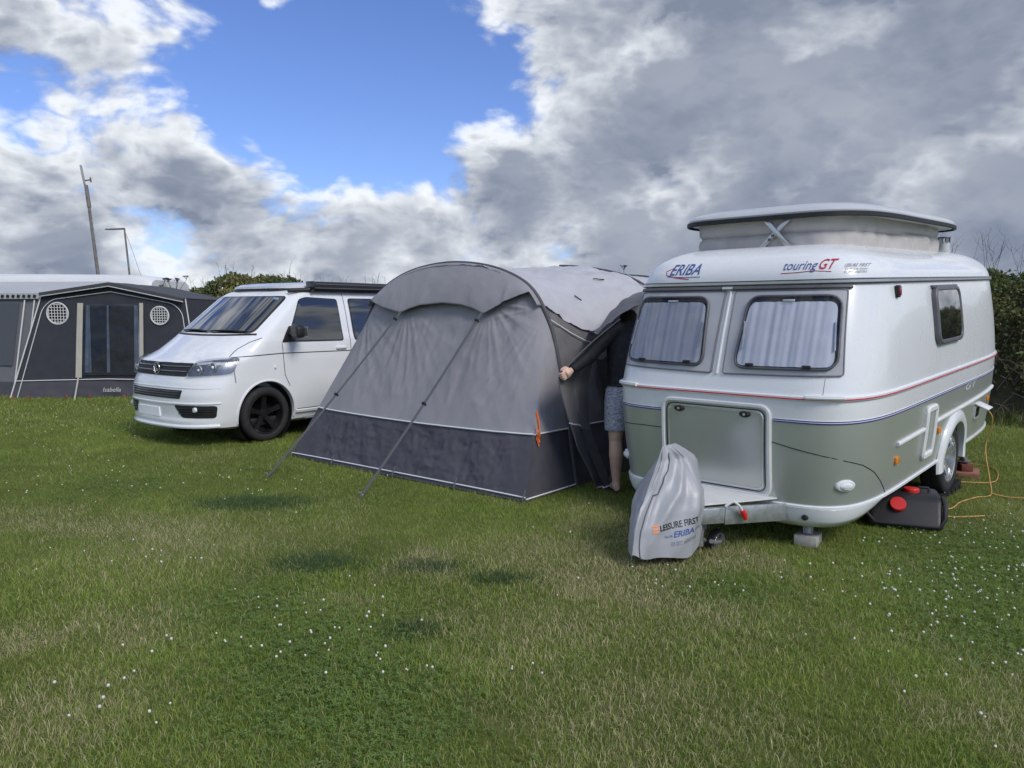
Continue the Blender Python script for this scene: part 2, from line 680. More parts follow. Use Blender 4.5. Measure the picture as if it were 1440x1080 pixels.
def build_ground():
    m_ = bpy.data.materials.new('field_soil_and_thatch')
    m_.use_nodes = True
    t = m_.node_tree
    b = t.nodes['Principled BSDF']
    g = NG(t)
    tc = g.n('ShaderNodeTexCoord').outputs['Object']
    n1 = g.noise(tc, .7, 6, .6)
    n2 = g.noise(tc, 5.5, 6, .65)
    n3 = g.noise(tc, 60, 4, .7)
    c = g.mix(g.ss(n1, .35, .65), (.085, .125, .028), (.15, .185, .048))
    c = g.mix(g.ss(n2, .45, .75, 0, .6), c, (.26, .23, .12))
    c = g.mix(g.ss(n3, .35, .7, 0, .55), c, (.065, .088, .024))
    g.put(b.inputs['Base Color'], c)
    b.inputs['Roughness'].default_value = .95
    b.inputs['Specular IOR Level'].default_value = .1
    bn = g.n('ShaderNodeBump'); bn.inputs['Strength'].default_value = .7; bn.inputs['Distance'].default_value = .03
    g.put(bn.inputs['Height'], g.noise(tc, 45, 6, .7))
    t.links.new(bn.outputs[0], b.inputs['Normal'])
    S = 600
    o = obj('ground', [(-S, -S, 0), (S, -S, 0), (S, S, 0), (-S, S, 0)], [(0, 1, 2, 3)], m_, None, False)
    tag(o, kind='structure')


def attr_mat(name, rough, trans, spec=.25):
    m_ = bpy.data.materials.new(name)
    m_.use_nodes = True
    t = m_.node_tree
    b = t.nodes['Principled BSDF']
    g = NG(t)
    a = g.n('ShaderNodeAttribute', attribute_name='tint')
    t.links.new(a.outputs['Color'], b.inputs['Base Color'])
    b.inputs['Roughness'].default_value = rough
    b.inputs['Specular IOR Level'].default_value = spec
    tr = g.n('ShaderNodeBsdfTranslucent')
    t.links.new(a.outputs['Color'], tr.inputs[0])
    mx = g.n('ShaderNodeMixShader'); mx.inputs[0].default_value = trans
    t.links.new(b.outputs[0], mx.inputs[1]); t.links.new(tr.outputs[0], mx.inputs[2])
    t.links.new(mx.outputs[0], t.nodes['Material Output'].inputs[0])
    return m_


def np_mesh(name, V, F, tint, mat_, parent=None):
    """V (n,3), F (m,k) all faces the same size, tint (n,3)"""
    me = bpy.data.meshes.new(name)
    n, m, k = len(V), len(F), F.shape[1]
    me.vertices.add(n); me.vertices.foreach_set('co', V.astype(np.float32).ravel())
    me.loops.add(m * k); me.loops.foreach_set('vertex_index', F.astype(np.int32).ravel())
    me.polygons.add(m); me.polygons.foreach_set('loop_start', np.arange(0, m * k, k, dtype=np.int32))
    me.update(calc_edges=True)
    if tint is not None:
        a = me.attributes.new('tint', 'FLOAT_COLOR', 'POINT')
        a.data.foreach_set('color', np.concatenate([tint, np.ones((n, 1))], 1).astype(np.float32).ravel())
    me.materials.append(mat_)
    o = bpy.data.objects.new(name, me)
    COL.objects.link(o)
    if parent:
        o.parent = parent
    return o


def blades(rng, x, y, h, w, lean, tint, seg):
    """grass blades as bent tapering ribbons; seg 1: one triangle, 2: three triangles"""
    n = len(x)
    a = rng.random(n) * 2 * np.pi
    b = rng.random(n) * 2 * np.pi
    side = np.stack([np.cos(a), np.sin(a), np.zeros(n)], -1) * (w / 2)[:, None]
    ld = np.stack([np.cos(b), np.sin(b), np.zeros(n)], -1)
    base = np.stack([x, y, np.full(n, -.003)], -1)
    tip = base + ld * (h * lean)[:, None] + np.array([0, 0, 1.]) * (h * np.sqrt(np.maximum(1 - lean ** 2 * .8, .1)))[:, None]
    if seg == 1:
        V = np.stack([base - side, base + side, tip], 1)
        F = np.arange(3 * n).reshape(n, 3)
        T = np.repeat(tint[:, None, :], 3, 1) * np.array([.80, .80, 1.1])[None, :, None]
        return V.reshape(-1, 3), F, T.reshape(-1, 3)
    mid = base + ld * (h * lean * .33)[:, None] + np.array([0, 0, 1.]) * (h * .56)[:, None]
    V = np.stack([base - side, base + side, mid - side * .8, mid + side * .8, tip], 1)
    o = (np.arange(n) * 5)[:, None]
    F = np.concatenate([o + np.array([0, 1, 3]), o + np.array([0, 3, 2]), o + np.array([2, 3, 4])])
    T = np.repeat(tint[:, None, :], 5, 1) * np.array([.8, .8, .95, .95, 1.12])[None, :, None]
    return V.reshape(-1, 3), F, T.reshape(-1, 3)


def field_points(rng, y0, y1, dens):
    area = .72 * (y1 ** 2 - y0 ** 2) + 2.6 * (y1 - y0)
    n = int(area * dens)
    # sample y with probability proportional to the width
    yy = y0 + (y1 - y0) * rng.random(int(n * 1.7))
    keep = rng.random(len(yy)) < (.72 * yy + 1.3) / (.72 * y1 + 1.3)
    yy = yy[keep][:n]
    xx = (rng.random(len(yy)) * 2 - 1) * (.72 * yy + 1.3)
    return xx, yy


def build_grass():
    rng = np.random.default_rng(5)
    gm = attr_mat('grass_blade', .6, .42)
    Vs, Fs, Ts = [], [], []
    off = 0
    for (y0, y1, dens, hh, ww, seg) in ((2.1, 3.4, 15000, .034, .0030, 2), (3.4, 4.8, 11500, .033, .0034, 2), (4.8, 7.0, 9000, .034, .0042, 1), (7.0, 10.5, 5200, .036, .0062, 1), (10.5, 17.5, 1500, .045, .011, 1)):
        x, y = field_points(rng, y0, y1, dens)
        dry = dryness(x, y)
        cl = clover_amt(x, y)
        keep = rng.random(len(x)) > cl * .40
        x, y, dry, cl = x[keep], y[keep], dry[keep], cl[keep]
        n = len(x)
        lush = .5 * VN2.fbm(x, y, .9, 3) + .5 * VN3.fbm(x, y, 3.2, 3)
        isdry = rng.random(n) < (.035 + .80 * dry ** 1.3)
        r = rng.random(n)[:, None]
        green = np.array([.150, .235, .036]) * (1 - r) + np.array([.315, .42, .088]) * r
        green = green * (.34 + 1.28 * lush)[:, None]
        yel = rng.random(n)[:, None] ** 2 * .5
        green = green * (1 - yel) + np.array([.44, .42, .12]) * yel
        straw = np.array([.62, .53, .27]) * (1 - r) + np.array([.88, .80, .50]) * r
        tint = np.where(isdry[:, None], straw * (.55 + .45 * rng.random(n))[:, None], green)
        h = hh * (.45 + 1.0 * rng.random(n) ** 1.4) * (.7 + .6 * lush) * np.where(isdry, 1.15, 1.0)
        w = ww * (.7 + .6 * rng.random(n)) * np.where(isdry, .8, 1.0)
        lean = np.clip(.25 + .75 * rng.random(n), 0, 1)
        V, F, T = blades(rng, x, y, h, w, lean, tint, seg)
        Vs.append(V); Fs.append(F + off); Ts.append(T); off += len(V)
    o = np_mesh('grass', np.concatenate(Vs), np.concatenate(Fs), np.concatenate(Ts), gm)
    tag(o, 'short mown grass with worn straw-coloured patches covering the field', 'grass', kind='stuff')

    # dark lush tufts
    Vs, Fs, Ts = [], [], []
    off = 0
    for (cx, cy, rx, ry) in DARK_TUFTS:
        n = int(17000 * rx * ry * 3)
        q = rng.normal(size=(n, 2)) * .60
        x, y = cx + q[:, 0] * rx, cy + q[:, 1] * ry
        r = rng.random(n)[:, None]
        tint = np.array([.065, .125, .048]) * (1 - r) + np.array([.115, .185, .075]) * r
        V, F, T = blades(rng, x, y, .040 * (.5 + .9 * rng.random(n)), .0036 * np.ones(n), .15 + .45 * rng.random(n), tint, 2)
        Vs.append(V); Fs.append(F + off); Ts.append(T); off += len(V)
    o = np_mesh('lush_grass', np.concatenate(Vs), np.concatenate(Fs), np.concatenate(Ts), gm)
    tag(o, 'dark bluish-green lush grass tufts in front of the grey tent', 'grass', kind='stuff')

    # clover leaves
    xs, ys = [], []
    for (cx, cy, r) in CLOVER:
        n = int(6200 * r * r * (1 if cy < 5 else .5))
        q = rng.normal(size=(n, 2)) * .62 * r
        xs.append(cx + q[:, 0]); ys.append(cy + q[:, 1])
    x, y = np.concatenate(xs), np.concatenate(ys)
    keep = rng.random(len(x)) < .25 + clover_amt(x, y)
    x, y = x[keep], y[keep]
    n = len(x)
    a = rng.random(n) * 2 * np.pi
    z = .012 + .022 * rng.random(n)
    s = .0075 + .006 * rng.random(n)
    V = np.zeros((n, 7, 3)); c = np.stack([x, y, z], -1)
    V[:, 0] = c
    tl = (rng.random((n, 2)) - .5) * .9
    for k in range(3):
        for j, da in enumerate((-.5, .5)):
            t = a + k * 2.094 + da
            dx, dy = np.cos(t) * s, np.sin(t) * s
            V[:, 1 + 2 * k + j] = c + np.stack([dx, dy, dx * tl[:, 0] + dy * tl[:, 1] + .002], -1)
    o_ = (np.arange(n) * 7)[:, None]
    F = np.concatenate([o_ + np.array([0, 1 + 2 * k, 2 + 2 * k]) for k in range(3)])
    r = rng.random(n)[:, None]
    tint = np.array([.115, .20, .045]) * (1 - r) + np.array([.215, .32, .095]) * r
    o = np_mesh('clover', V.reshape(-1, 3), F, np.repeat(tint, 7, 0), gm)
    tag(o, 'low clover leaves growing through the grass', 'clover', kind='stuff')

    # white clover heads and daisies
    pts = []
    for (cx, cy, sx, sy, n) in ((2.75, 4.25, .45, .28, 90), (2.4, 3.6, .38, .3, 44), (3.3, 4.9, .5, .35, 70), (-.98, 3.78, .26, .22, 26), (-.85, 3.45, .16, .10, 12), (-1.68, 3.45, .18, .12, 9), (-1.5, 2.95, .16, .10, 8), (-2.25, 4.75, .35, .15, 14), (.02, 3.25, .12, .05, 4), (-.42, 3.25, .10, .05, 5), (1.2, 4.35, .45, .2, 22), (-3.6, 6.9, 1.2, .5, 60), (-5.3, 9.6, 1.4, .6, 70), (2.0, 2.9, .35, .3, 18), (-6.5, 12.5, 1.5, .7, 70), (3.6, 5.6, .5, .4, 30), (0, 4.5, 2.2, 1.2, 16)):
        q = rng.normal(size=(n, 2))
        pts += [(cx + sx * u, cy + sy * v) for u, v in q]
    Vs, Fs, Ts = [], [], []
    off = 0
    ring = 6
    for (px, py) in pts:
        if py < 2.2:
            continue
        r = rng.uniform(.0042, .0078); zc = rng.uniform(.028, .052)
        for k, (rr, zz) in enumerate(((.55, -.8), (1.0, -.1), (.75, .65))):
            for i in range(ring):
                t = 2 * np.pi * (i + .5 * k) / ring
                j = rng.uniform(.8, 1.2)
                Vs.append((px + r * rr * j * np.cos(t), py + r * rr * j * np.sin(t), zc + r * zz))
                Ts.append((.42, .40, .30) if k == 0 else (.80, .79, .74))
        Vs.append((px, py, zc + r * .95)); Ts.append((.78, .77, .70))
        for k in range(2):
            for i in range(ring):
                l = (i + 1) % ring
                a0, a1, b0, b1 = off + k * ring + i, off + k * ring + l, off + (k + 1) * ring + i, off + (k + 1) * ring + l
                Fs += [(a0, a1, b1), (a0, b1, b0)]
        for i in range(ring):
            Fs.append((off + 2 * ring + i, off + 2 * ring + (i + 1) % ring, off + 3 * ring))
        off += 3 * ring + 1
        dx, dy = rng.uniform(-.01, .01, 2)
        Vs += [(px + dx - .0008, py + dy, 0), (px + dx + .0008, py + dy, 0), (px, py, zc - r * .5)]
        Ts += [(.06, .11, .03)] * 3
        Fs.append((off, off + 1, off + 2)); off += 3
    o = np_mesh('clover_flowers', np.array(Vs), np.array(Fs), np.array(Ts), attr_mat('clover_flower_petals', .8, .2))
    tag(o, 'scattered small white clover flower heads in the grass', 'flowers', kind='stuff')


build_ground()
build_grass()

# ------------------------------------------------------------ the touring caravan
CZ = [.20, .345, 1.08, 1.83]
CAF = [1.69, 1.71, 1.75, 1.48]
CAR = [2.80, 2.84, 2.92, 2.82]
CBB = [.935, .945, 1.00, .925]
CN = 6.2


def c_par(z):
    a, r, b = (float(np.interp(z, CZ, q)) for q in (CAF, CAR, CBB))
    # the panels are gently curved in section
    if .345 < z < 1.83:
        k = .012 * math.sin(math.pi * ((z - .345) / .735 if z < 1.08 else (z - 1.08) / .75))
        a += k; r += k; b += k
    return a, r, b


def c_ring(z, grow=0.0, N=200, par=None):
    a, r, b = par or c_par(z)
    a += grow; r += grow; b += grow
    H = 2400
    t = np.linspace(0, 2 * np.pi, H + 1)
    c, s = np.cos(t), np.sin(t)
    x = np.where(c > 0, a, r) * np.sign(c) * np.abs(c) ** (2 / CN)
    y = b * np.sign(s) * np.abs(s) ** (2 / CN)
    L = np.concatenate([[0], np.cumsum(np.hypot(np.diff(x), np.diff(y)))])
    q = np.linspace(0, L[-1], N, endpoint=False)
    return [Vector((float(u), float(v), z)) for u, v in zip(np.interp(q, L, x), np.interp(q, L, y))]


def c_norms(P):
    n = len(P)
    out = []
    for i in range(n):
        t = P[(i + 1) % n] - P[i - 1]
        out.append(Vector((t.y, -t.x, 0)).normalized())
    return out


ROOF = []
for k in range(1, 13):
    t = k / 12
    t = math.sin(t * math.pi / 2)
    zz = 1.83 + .27 * t
    ins = .42 * (1 - math.sqrt(max(0, 1 - t * t)))
    ROOF.append((zz, 1.48 - ins, 2.82 - ins, .925 - ins))
for (ins, dz) in ((.55, .012), (.75, .022), (.88, .025)):
    ROOF.append((2.10 + dz, 1.48 - ins, 2.82 - ins, .925 - ins))


def build_caravan():
    car = thing('caravan', 'white and silver touring caravan with raised pop-top roof beside the grey tent', 'caravan', (2.622, 6.70, 0.006), (0, .034, -2.308))
    zl = [.345, .45, .6, .75, .90, .93]
    zu = [.93, 1.0, 1.08, 1.18, 1.3, 1.42, 1.54, 1.66, 1.76, 1.83]
    lower = loft([c_ring(z) for z in zl], cap0=True, cap1=True)
    upper = loft([c_ring(z) for z in zu])
    roof = loft([c_ring(1.83)] + [c_ring(q[0], par=q[1:]) for q in ROOF], cap1=True)
    full = loft([c_ring(z) for z in zl[:-1] + zu] + [c_ring(q[0], par=q[1:]) for q in ROOF], cap0=True, cap1=True)
    bvh = bvh_of(full)
    fx, fy = caster(bvh, 'x'), caster(bvh, 'y')

    # wheel arch opening is cut through the lower wall
    lo = MB().add(lower).build('lower_wall', M_['cara_silver'], car)
    cut = MB().add(lathe([(.0, .55), (.36, .55), (.36, 1.3), (.0, 1.3)], 48, 'y'), Matrix.Translation((-.72, 0, .29))).build('cut', M_['cara_silver'])
    carve(lo, cut, M_['black_plastic'])
    MB().add(upper).build('upper_wall', M_['cara_white'], car)
    MB().add(roof).build('roof', M_['cara_white'], car)

    # front apron below the body, only round the nose
    rings = []
    for (z, g_) in ((.350, .004), (.335, .014), (.30, .012), (.25, .004), (.205, -.012)):
        P = c_ring(z, g_)
        keep = [p for p in P if p.x > .98]
        keep.sort(key=lambda p: math.atan2(p.y, p.x))
        # resample to a fixed count so the rings line up
        L = [0]
        for i in range(1, len(keep)):
            L.append(L[-1] + (keep[i] - keep[i - 1]).length)
        q = np.linspace(0, L[-1], 90)
        ring = []
        for s in q:
            xx = float(np.interp(s, L, [p.x for p in keep])); yy = float(np.interp(s, L, [p.y for p in keep]))
            e = max(0, (1.62 - xx) / .64)          # the apron rises and thins towards its ends
            ring.append(Vector((xx, yy, z + (.345 - z) * min(1, e) ** 1.6 * .95)))
        rings.append(ring)
    ap = MB().add(loft(rings, closed=False))
    o = ap.build('front_apron', M_['cara_white'], car)
    sm = o.modifiers.new('s', 'SOLIDIFY'); sm.thickness = .012; sm.offset = -1
    for s in (1, -1):
        p, nn = fx(s * .635, .40)
        c = Vector((p.x - .035, s * .635, .275))
        MB().add(lathe([(.0, .03), (.017, .03), (.020, .02), (.020, -.03)], 16, 'x'), Matrix.Translation(c + Vector((.02, 0, 0)))).build('rubber_bung', M_['black_rubber'], car)

    # mouldings that run right round the body
    def ring_strip(name, z, w, h, m_, sel=None, parent=car, off=0.0):
        P = c_ring(z, off)
        N = c_norms(P)
        if sel:
            idx = [i for i in range(len(P)) if sel(P[i])]
            # rotate so the run is contiguous
            st = next((i for i in idx if (i - 1) % len(P) not in set(idx)), idx[0])
            run = []
            i = st
            S = set(idx)
            while i in S and len(run) < len(P):
                run.append(i); i = (i + 1) % len(P)
            return MB().add(strip([P[i] for i in run], [N[i] for i in run], w, h)).build(name, m_, parent)
        return MB().add(strip(P, N, w, h, True)).build(name, m_, parent)

    belt = ring_strip('belt_moulding', 1.08, .034, .016, M_['cara_white'])
    ring_strip('red_pinstripe', 1.076, .009, .0195, M_['red_line'], parent=belt)
    nofront = lambda p: not (p.x > 1.3 and abs(p.y) < .405)
    bl = ring_strip('blue_stripe', .925, .026, .003, M_['plastic_white'], nofront)
    ring_strip('blue_pinstripe', .930, .007, .0045, M_['blue_line'], nofront, bl)
    ring_strip('blue_pinstripe', .917, .009, .0045, M_['blue_line'], nofront, bl)
    gut = ring_strip('gutter_rail', 1.835, .036, .018, M_['alu'])
    ring_strip('gutter_groove', 1.846, .006, .021, M_['black_line'], parent=gut)
    ring_strip('gutter_groove', 1.820, .006, .021, M_['black_line'], parent=gut)
    ring_strip('bottom_moulding', .345, .028, .016, M_['cara_white'], lambda p: p.x > -.33)
    ring_strip('bottom_moulding', .345, .028, .016, M_['cara_white'], lambda p: p.x < -1.12)
    # seam near the right of the nose
    frame('panel_seam', [(.735, 1.105), (.735, 1.21)], fx, .003, .0012, M_['seal_grey'], car, False)

    # grab handles on the belt
    for (y0, y1) in ((.64, .84), (-.84, -.64)):
        P = [fx(y0 + (y1 - y0) * k / 8, 1.085) for k in range(9)]
        MB().add(strip([p for p, n in P], [n for p, n in P], .030, .034, sink=0)).build('grab_handle', M_['plastic_white'], car)

    # front windows: tinted outer panel, seal, curtains and bulged clear pane
    for s in (-1, 1):
        A = lambda pts: [(s * a, b) for a, b in pts][::s]
        outer = A(rpoly([(.038, 1.775), (.775, 1.775), (.825, 1.225), (.045, 1.210)][::-1], .02))
        un = decal('window_panel', outer, fx, M_['win_panel'], car, off=.010, step=.07)
        frame('panel_edge', outer, fx, .010, .014, M_['seal_light'], un)
        pane = A(rpoly([(.155, 1.735), (.752, 1.735), (.790, 1.262), (.118, 1.252)][::-1], .085))
        win = decal('window', pane, fx, M_['dark_in'], car, off=.0125, step=.08)
        frame('window_seal', pane, fx, .015, .028, M_['seal_grey'], win)
        inner = A(rpoly([(.170, 1.695), (.738, 1.695), (.772, 1.275), (.135, 1.267)][::-1], .06))
        rnd = random.Random(4 + s)
        ph = [rnd.uniform(0, 6.28) for _ in range(6)]

        def fold(a, b, ph=ph):
            w = .4 * math.sin(a * 74 + ph[0] + .6 * math.sin(a * 21 + ph[1]) + b * 1.2) + .35 * math.sin(a * 131 + ph[2] + 2 * math.sin(a * 11)) + .25 * math.sin(a * 43 + ph[3] - b * 2)
            return .006 * w
        decal('curtain', inner, fx, M_['curtain'], win, off=.0205, step=.0115, thick=False, bulge=fold)
        decal('pane', A(rpoly([(.160, 1.73), (.748, 1.73), (.786, 1.266), (.123, 1.256)][::-1], .08)), fx, M_['glass_tint'], win, off=.0335, step=.05, thick=False)
        for yy in (.24, .62):
            p, nn = fx(s * yy, 1.272)
            MB().add(box(p + nn * .030, (.018, .055, .022), .004)).build('catch', M_['black_rubber'], win)
        p, nn = fx(s * .44, 1.700)
        MB().add(box(p + nn * .030, (.006, .085, .014), .002)).build('window_label', M_['plastic_white'], win)
        for yy, y2 in ((.158, .172), (.752, .762)):
            a_, n1 = fx(s * y2, 1.38); b_, n2 = fx(s * (yy if yy < .5 else .742), 1.56)
            MB().add(tube([a_ + n1 * .028, b_ + n2 * .028], .006, 8)).build('window_stay', M_['alu'], win)
        p0 = [(s * a, 1.792) for a in (.02 if s > 0 else .07, .30, .55, .79)]
        frame('window_rail', p0, fx, .026, .024, M_['seal_grey'], car, False)
    frame('centre_strip', [(0, 1.775), (0, 1.205)], fx, .016, .014, M_['plastic_white'], car, False)
    frame('rail_joint', [(-.065, 1.792), (.015, 1.792)], fx, .030, .027, M_['alu'], car, False)

    # gas locker hatch
    hp = rpoly([(-.405, 1.010), (.405, 1.010), (.405, .385), (-.405, .385)][::-1], .075)
    ha = decal('gas_locker_hatch', hp, fx, M_['cara_hatch'], car, off=.010, step=.08)
    frame('hatch_frame', hp, fx, .030, .022, M_['plastic_white'], ha)
    hp2 = rpoly([(-.376, .982), (.376, .982), (.376, .413), (-.376, .413)][::-1], .060)
    frame('hatch_seal', hp2, fx, .007, .0135, M_['black_rubber'], ha)
    hp3 = rpoly([(-.362, .968), (.362, .968), (.362, .427), (-.362, .427)][::-1], .055)
    frame('hatch_lip', hp3, fx, .016, .016, M_['alu'], ha)
    for yy in (-.27, .235):
        p, nn = fx(yy, .945)
        lk = MB().add(lathe([(.0, .018), (.030, .016), (.040, .008), (.041, 0)], 24, 'x'), Matrix.Translation(p + nn * .010) @ Matrix.Diagonal((1, 1, .55, 1))).build('lock', M_['black_plastic'], ha)
        MB().add(lathe([(.0, .022), (.009, .021), (.010, .014)], 12, 'x'), Matrix.Translation(p + nn * .010)).build('key_barrel', M_['alu'], lk)

    # thin dark line sweeping across the silver panel
    frame('swage_line', [(.42, .772), (.55, .745), (.70, .715), (.80, .69), (.86, .665)], fx, .006, .003, M_['black_line'], car, False)
    cur = [(1.60, .672), (1.45, .625), (1.30, .555), (1.18, .475), (1.08, .395), (1.05, .362)]
    frame('swage_line', cur, fy, .006, .003, M_['black_line'], car, False)
    frame('swage_line', [(-.42, .785), (-.60, .785), (-.75, .775), (-.85, .765)], fx, .006, .003, M_['black_line'], car, False)
    # front position lamps
    for s in (1, -1):
        p, nn = fx(s * .845, .50)
        rot = nn.to_track_quat('X', 'Z').to_matrix().to_4x4()
        base = MB().add(lathe([(.0, .020), (.060, .018), (.070, .010), (.072, -.004)], 28, 'x'), Matrix.Translation(p) @ rot @ Matrix.Diagonal((1, 1, .56, 1))).build('position_lamp', M_['plastic_white'], car)
        MB().add(lathe([(.0, .036), (.030, .033), (.046, .022), (.048, .012)], 24, 'x'), Matrix.Translation(p) @ rot @ Matrix.Diagonal((1, 1, .56, 1))).build('lens', M_['white_lens'], base)

    # side: marker lamps, reflectors, window, vent frame, rails
    p, nn = fy(.92, 1.752)
    rl = MB().add(box(p + nn * .012, (.055, .03, .085), .008)).build('marker_lamp', M_['black_plastic'], car)
    MB().add(box(p + nn * .026, (.042, .016, .066), .006)).build('lens', M_['red_lens'], rl)
    for (xx, zz) in ((.915, .570), (-.165, .625), (-2.03, .660)):
        p, nn = fy(xx, zz)
        MB().add(box(p + nn * .007, (.075, .018, .052), .004)).build('amber_reflector', M_['orange_lens'], car)
    sw = rrect(-.66, .06, 1.345, 1.755, .075)
    w = decal('window', sw, fy, M_['dark_in'], car, off=.014, step=.1)
    frame('window_seal', sw, fy, .040, .042, M_['seal_grey'], w)
    decal('pane', rrect(-.645, .045, 1.36, 1.74, .07), fy, M_['van_glass'], w, off=.032, step=.08, thick=False, bulge=lambda a, b: .012 * math.cos((a + .3) * 3.4) * math.cos((b - 1.55) * 6))
    frame('window_rail', [(.07, 1.775), (-.67, 1.775)], fy, .022, .022, M_['seal_grey'], w, False)

    fr = rrect(.0, .285, .455, .865, .025)
    vf = decal('service_hatch', fr, fy, M_['cara_silver'], car, off=.006, step=.1)
    frame('hatch_frame', rrect(.02, .265, .475, .845, .03), fy, .050, .026, M_['plastic_white'], vf)
    frame('side_rail', [(.95, .690), (.30, .700)], fy, .030, .020, M_['plastic_white'], car, False)
    frame('side_rail', [(-.02, .715), (-1.0, .728), (-2.30, .752)], fy, .030, .020, M_['plastic_white'], car, False)
    # mains inlet with its flap propped open
    inl = decal('mains_inlet', rrect(-1.62, -1.44, .53, .66, .02), fy, M_['plastic_white'], car, off=.012, step=.1)
    decal('socket', rrect(-1.60, -1.46, .55, .64, .015), fy, M_['black_plastic'], inl, off=.014, step=.1)
    p, nn = fy(-1.53, .665)
    MB().add(box(p + Vector((0, .055, -.012)), (.19, .125, .014), .005, Matrix.Rotation(R(-24), 3, 'X'))).build('inlet_flap', M_['plastic_white'], inl)
    # lettering
    fl = M_['logo_blue']
    lettering('brand_lettering', 'ERIBA', .115, (-.535, 1.905), fx, fl, car, 1, .255, shear=.35, bold=.0012)
    frame('brand_swoosh', [(-.50, 1.965), (-.575, 1.935), (-.56, 1.905), (-.47, 1.885), (-.36, 1.872)], fx, .008, .003, M_['logo_red'], car, False)
    frame('brand_swoosh', [(-.55, 1.895), (-.42, 1.888), (-.27, 1.888)], fx, .005, .003, fl, car, False)
    lettering('model_lettering', 'touring', .088, (.355, 1.915), fx, M_['logo_blue'], car, 1, .225, shear=.25)
    lettering('model_lettering', 'GT', .095, (.590, 1.915), fx, M_['logo_red'], car, 1, .10, shear=.25, bold=.0012)
    frame('model_underline', [(.345, 1.893), (.46, 1.897), (.56, 1.905), (.67, 1.897)], fx, .005, .003, M_['logo_red'], car, False)
    lettering('dealer_sticker', 'LEISURE FIRST', .030, (.735, 1.925), fx, M_['logo_grey'], car, 1, .105, off=.005)
    lettering('dealer_sticker', 'The UK Eriba Dealer', .018, (.740, 1.905), fx, M_['logo_grey'], car, 1, .10, off=.005)
    lettering('dealer_sticker', '01202 600701', .022, (.740, 1.884), fx, M_['logo_grey'], car, 1, .10, off=.005)
    lettering('side_lettering', 'GT', .085, (-.95, .860), fy, M_['plastic_white'], car, -1, .42, shear=.3)

    # wheel arch lip, wheel
    arc = []
    for k in range(0, 25):
        t = R(-8 + 196 * k / 24)
        arc.append((-.72 + .395 * math.cos(t), .29 + .375 * math.sin(t)))
    ap_ = [fy(a, max(b, .352)) for a, b in arc]
    arch_P = [Vector((a, p.y, b)) for (a, b), (p, n) in zip(arc, ap_)]
    rings = []
    for (dr, dy) in ((.055, .004), (.045, .022), (.015, .036), (-.03, .040), (-.05, .030), (-.05, -.03)):
        rings.append([Vector((-.72 + (.395 + dr) * math.cos(R(-8 + 196 * k / 24)), arch_P[k].y + dy, .29 + (.375 + dr) * math.sin(R(-8 + 196 * k / 24)))) for k in range(25)])
    MB().add(loft(rings, closed=False)).build('wheel_arch', M_['cara_white'], car)
    p = arch_P[0] + Vector((-.0, .045, .03))
    wheel(car, (-.72, .865, .285), .305, .175, .205, M_['alloy'], 'wheel')
    wheel(car, (-.72, -.865, .285), .305, .175, .205, M_['alloy'], 'wheel')
    MB().add(tube([(-.72, -.8, .285), (-.72, .8, .285)], .04, 12)).build('axle', M_['galv'], car)
    MB().add(box((-.72, .66, .42), (.86, .02, .40), .0)).build('wheel_box', M_['black_plastic'], car)

    # chassis, drawbar, steadies, jockey wheel
    for s in (1, -1):
        MB().add(box((-.5, s * .52, .30), (3.9, .05, .10), .004)).build('chassis_rail', M_['galv'], car)
        a, b = Vector((1.50, s * .605, .285)), Vector((2.40, s * .10, .345))
        d = (b - a)
        rot = d.to_track_quat('X', 'Z').to_matrix()
        rail = MB().add(box((a + b) / 2, (d.length, .045, .105), .006, rot)).build('drawbar_rail', M_['galv'], car)
        n2 = Vector((d.y, -d.x, 0)).normalized() * (-s)
        if n2.y * s < 0:
            n2 = -n2
        MB().add(box((a.lerp(b, .38)) + n2 * .026, (.008 + .62, .006, .118), .001, rot)).build('cover_plate', M_['galv'], rail)
        # corner steady near the nose
        top = Vector((1.46, s * .60, .30)); foot = Vector((1.54, s * .60, .095))
        st = MB().add(box((top + foot) / 2 + Vector((0, 0, .0)), (.03, .05, (top - foot).length), .004, Matrix.Rotation(R(-20), 3, 'Y'))).build('corner_steady', M_['galv'], car)
        MB().add(tube([foot + Vector((.0, -.028, .0)), foot + Vector((.0, -.028, .2))], .007, 8)).add(tube([foot + Vector((.0, .028, .0)), foot + Vector((.0, .028, .2))], .007, 8)).build('steady_rod', M_['galv'], st)
        MB().add(box(foot, (.09, .085, .014), .003)).build('foot_plate', M_['galv'], st)
    # rear steadies
    for s in (1, -1):
        a, b = Vector((-1.36, s * .80, .36)), Vector((-1.70, s * .86, .085))
        st = MB().add(box((a + b) / 2, ((b - a).length, .05, .035), .004, (b - a).to_track_quat('X', 'Z').to_matrix())).build('corner_steady', M_['galv'], car)
        MB().add(box(b + Vector((0, 0, -.008)), (.10, .09, .016), .003)).build('foot_plate', M_['galv'], st)
    # sloping plate between the drawbar rails
    MB().add(loft([[Vector((1.62, -.50, .372)), Vector((1.62, .50, .372))], [Vector((2.34, -.12, .402)), Vector((2.34, .12, .402))]], closed=False)).build('drawbar_plate', M_['plastic_white'], car, False).modifiers.new('s', 'SOLIDIFY').thickness = .01
    MB().add(box((2.44, 0, .37), (.24, .09, .09), .02)).build('coupling_head', M_['galv'], car)
    lev = MB().add(tube([(2.16, .30, .40), (2.13, .34, .435), (2.09, .36, .40), (2.06, .37, .36)], .009, 8)).build('brake_lever', M_['plastic_white'], car)
    MB().add(tube([(2.063, .369, .365), (2.045, .374, .335), (2.03, .378, .30)], [.015, .021, .016], 10)).build('lever_grip', M_['red_cap'], lev)
    jk = MB().add(tube([(2.16, .12, .10), (2.16, .12, .44)], .024, 14)).build('jockey_tube', M_['galv'], car)
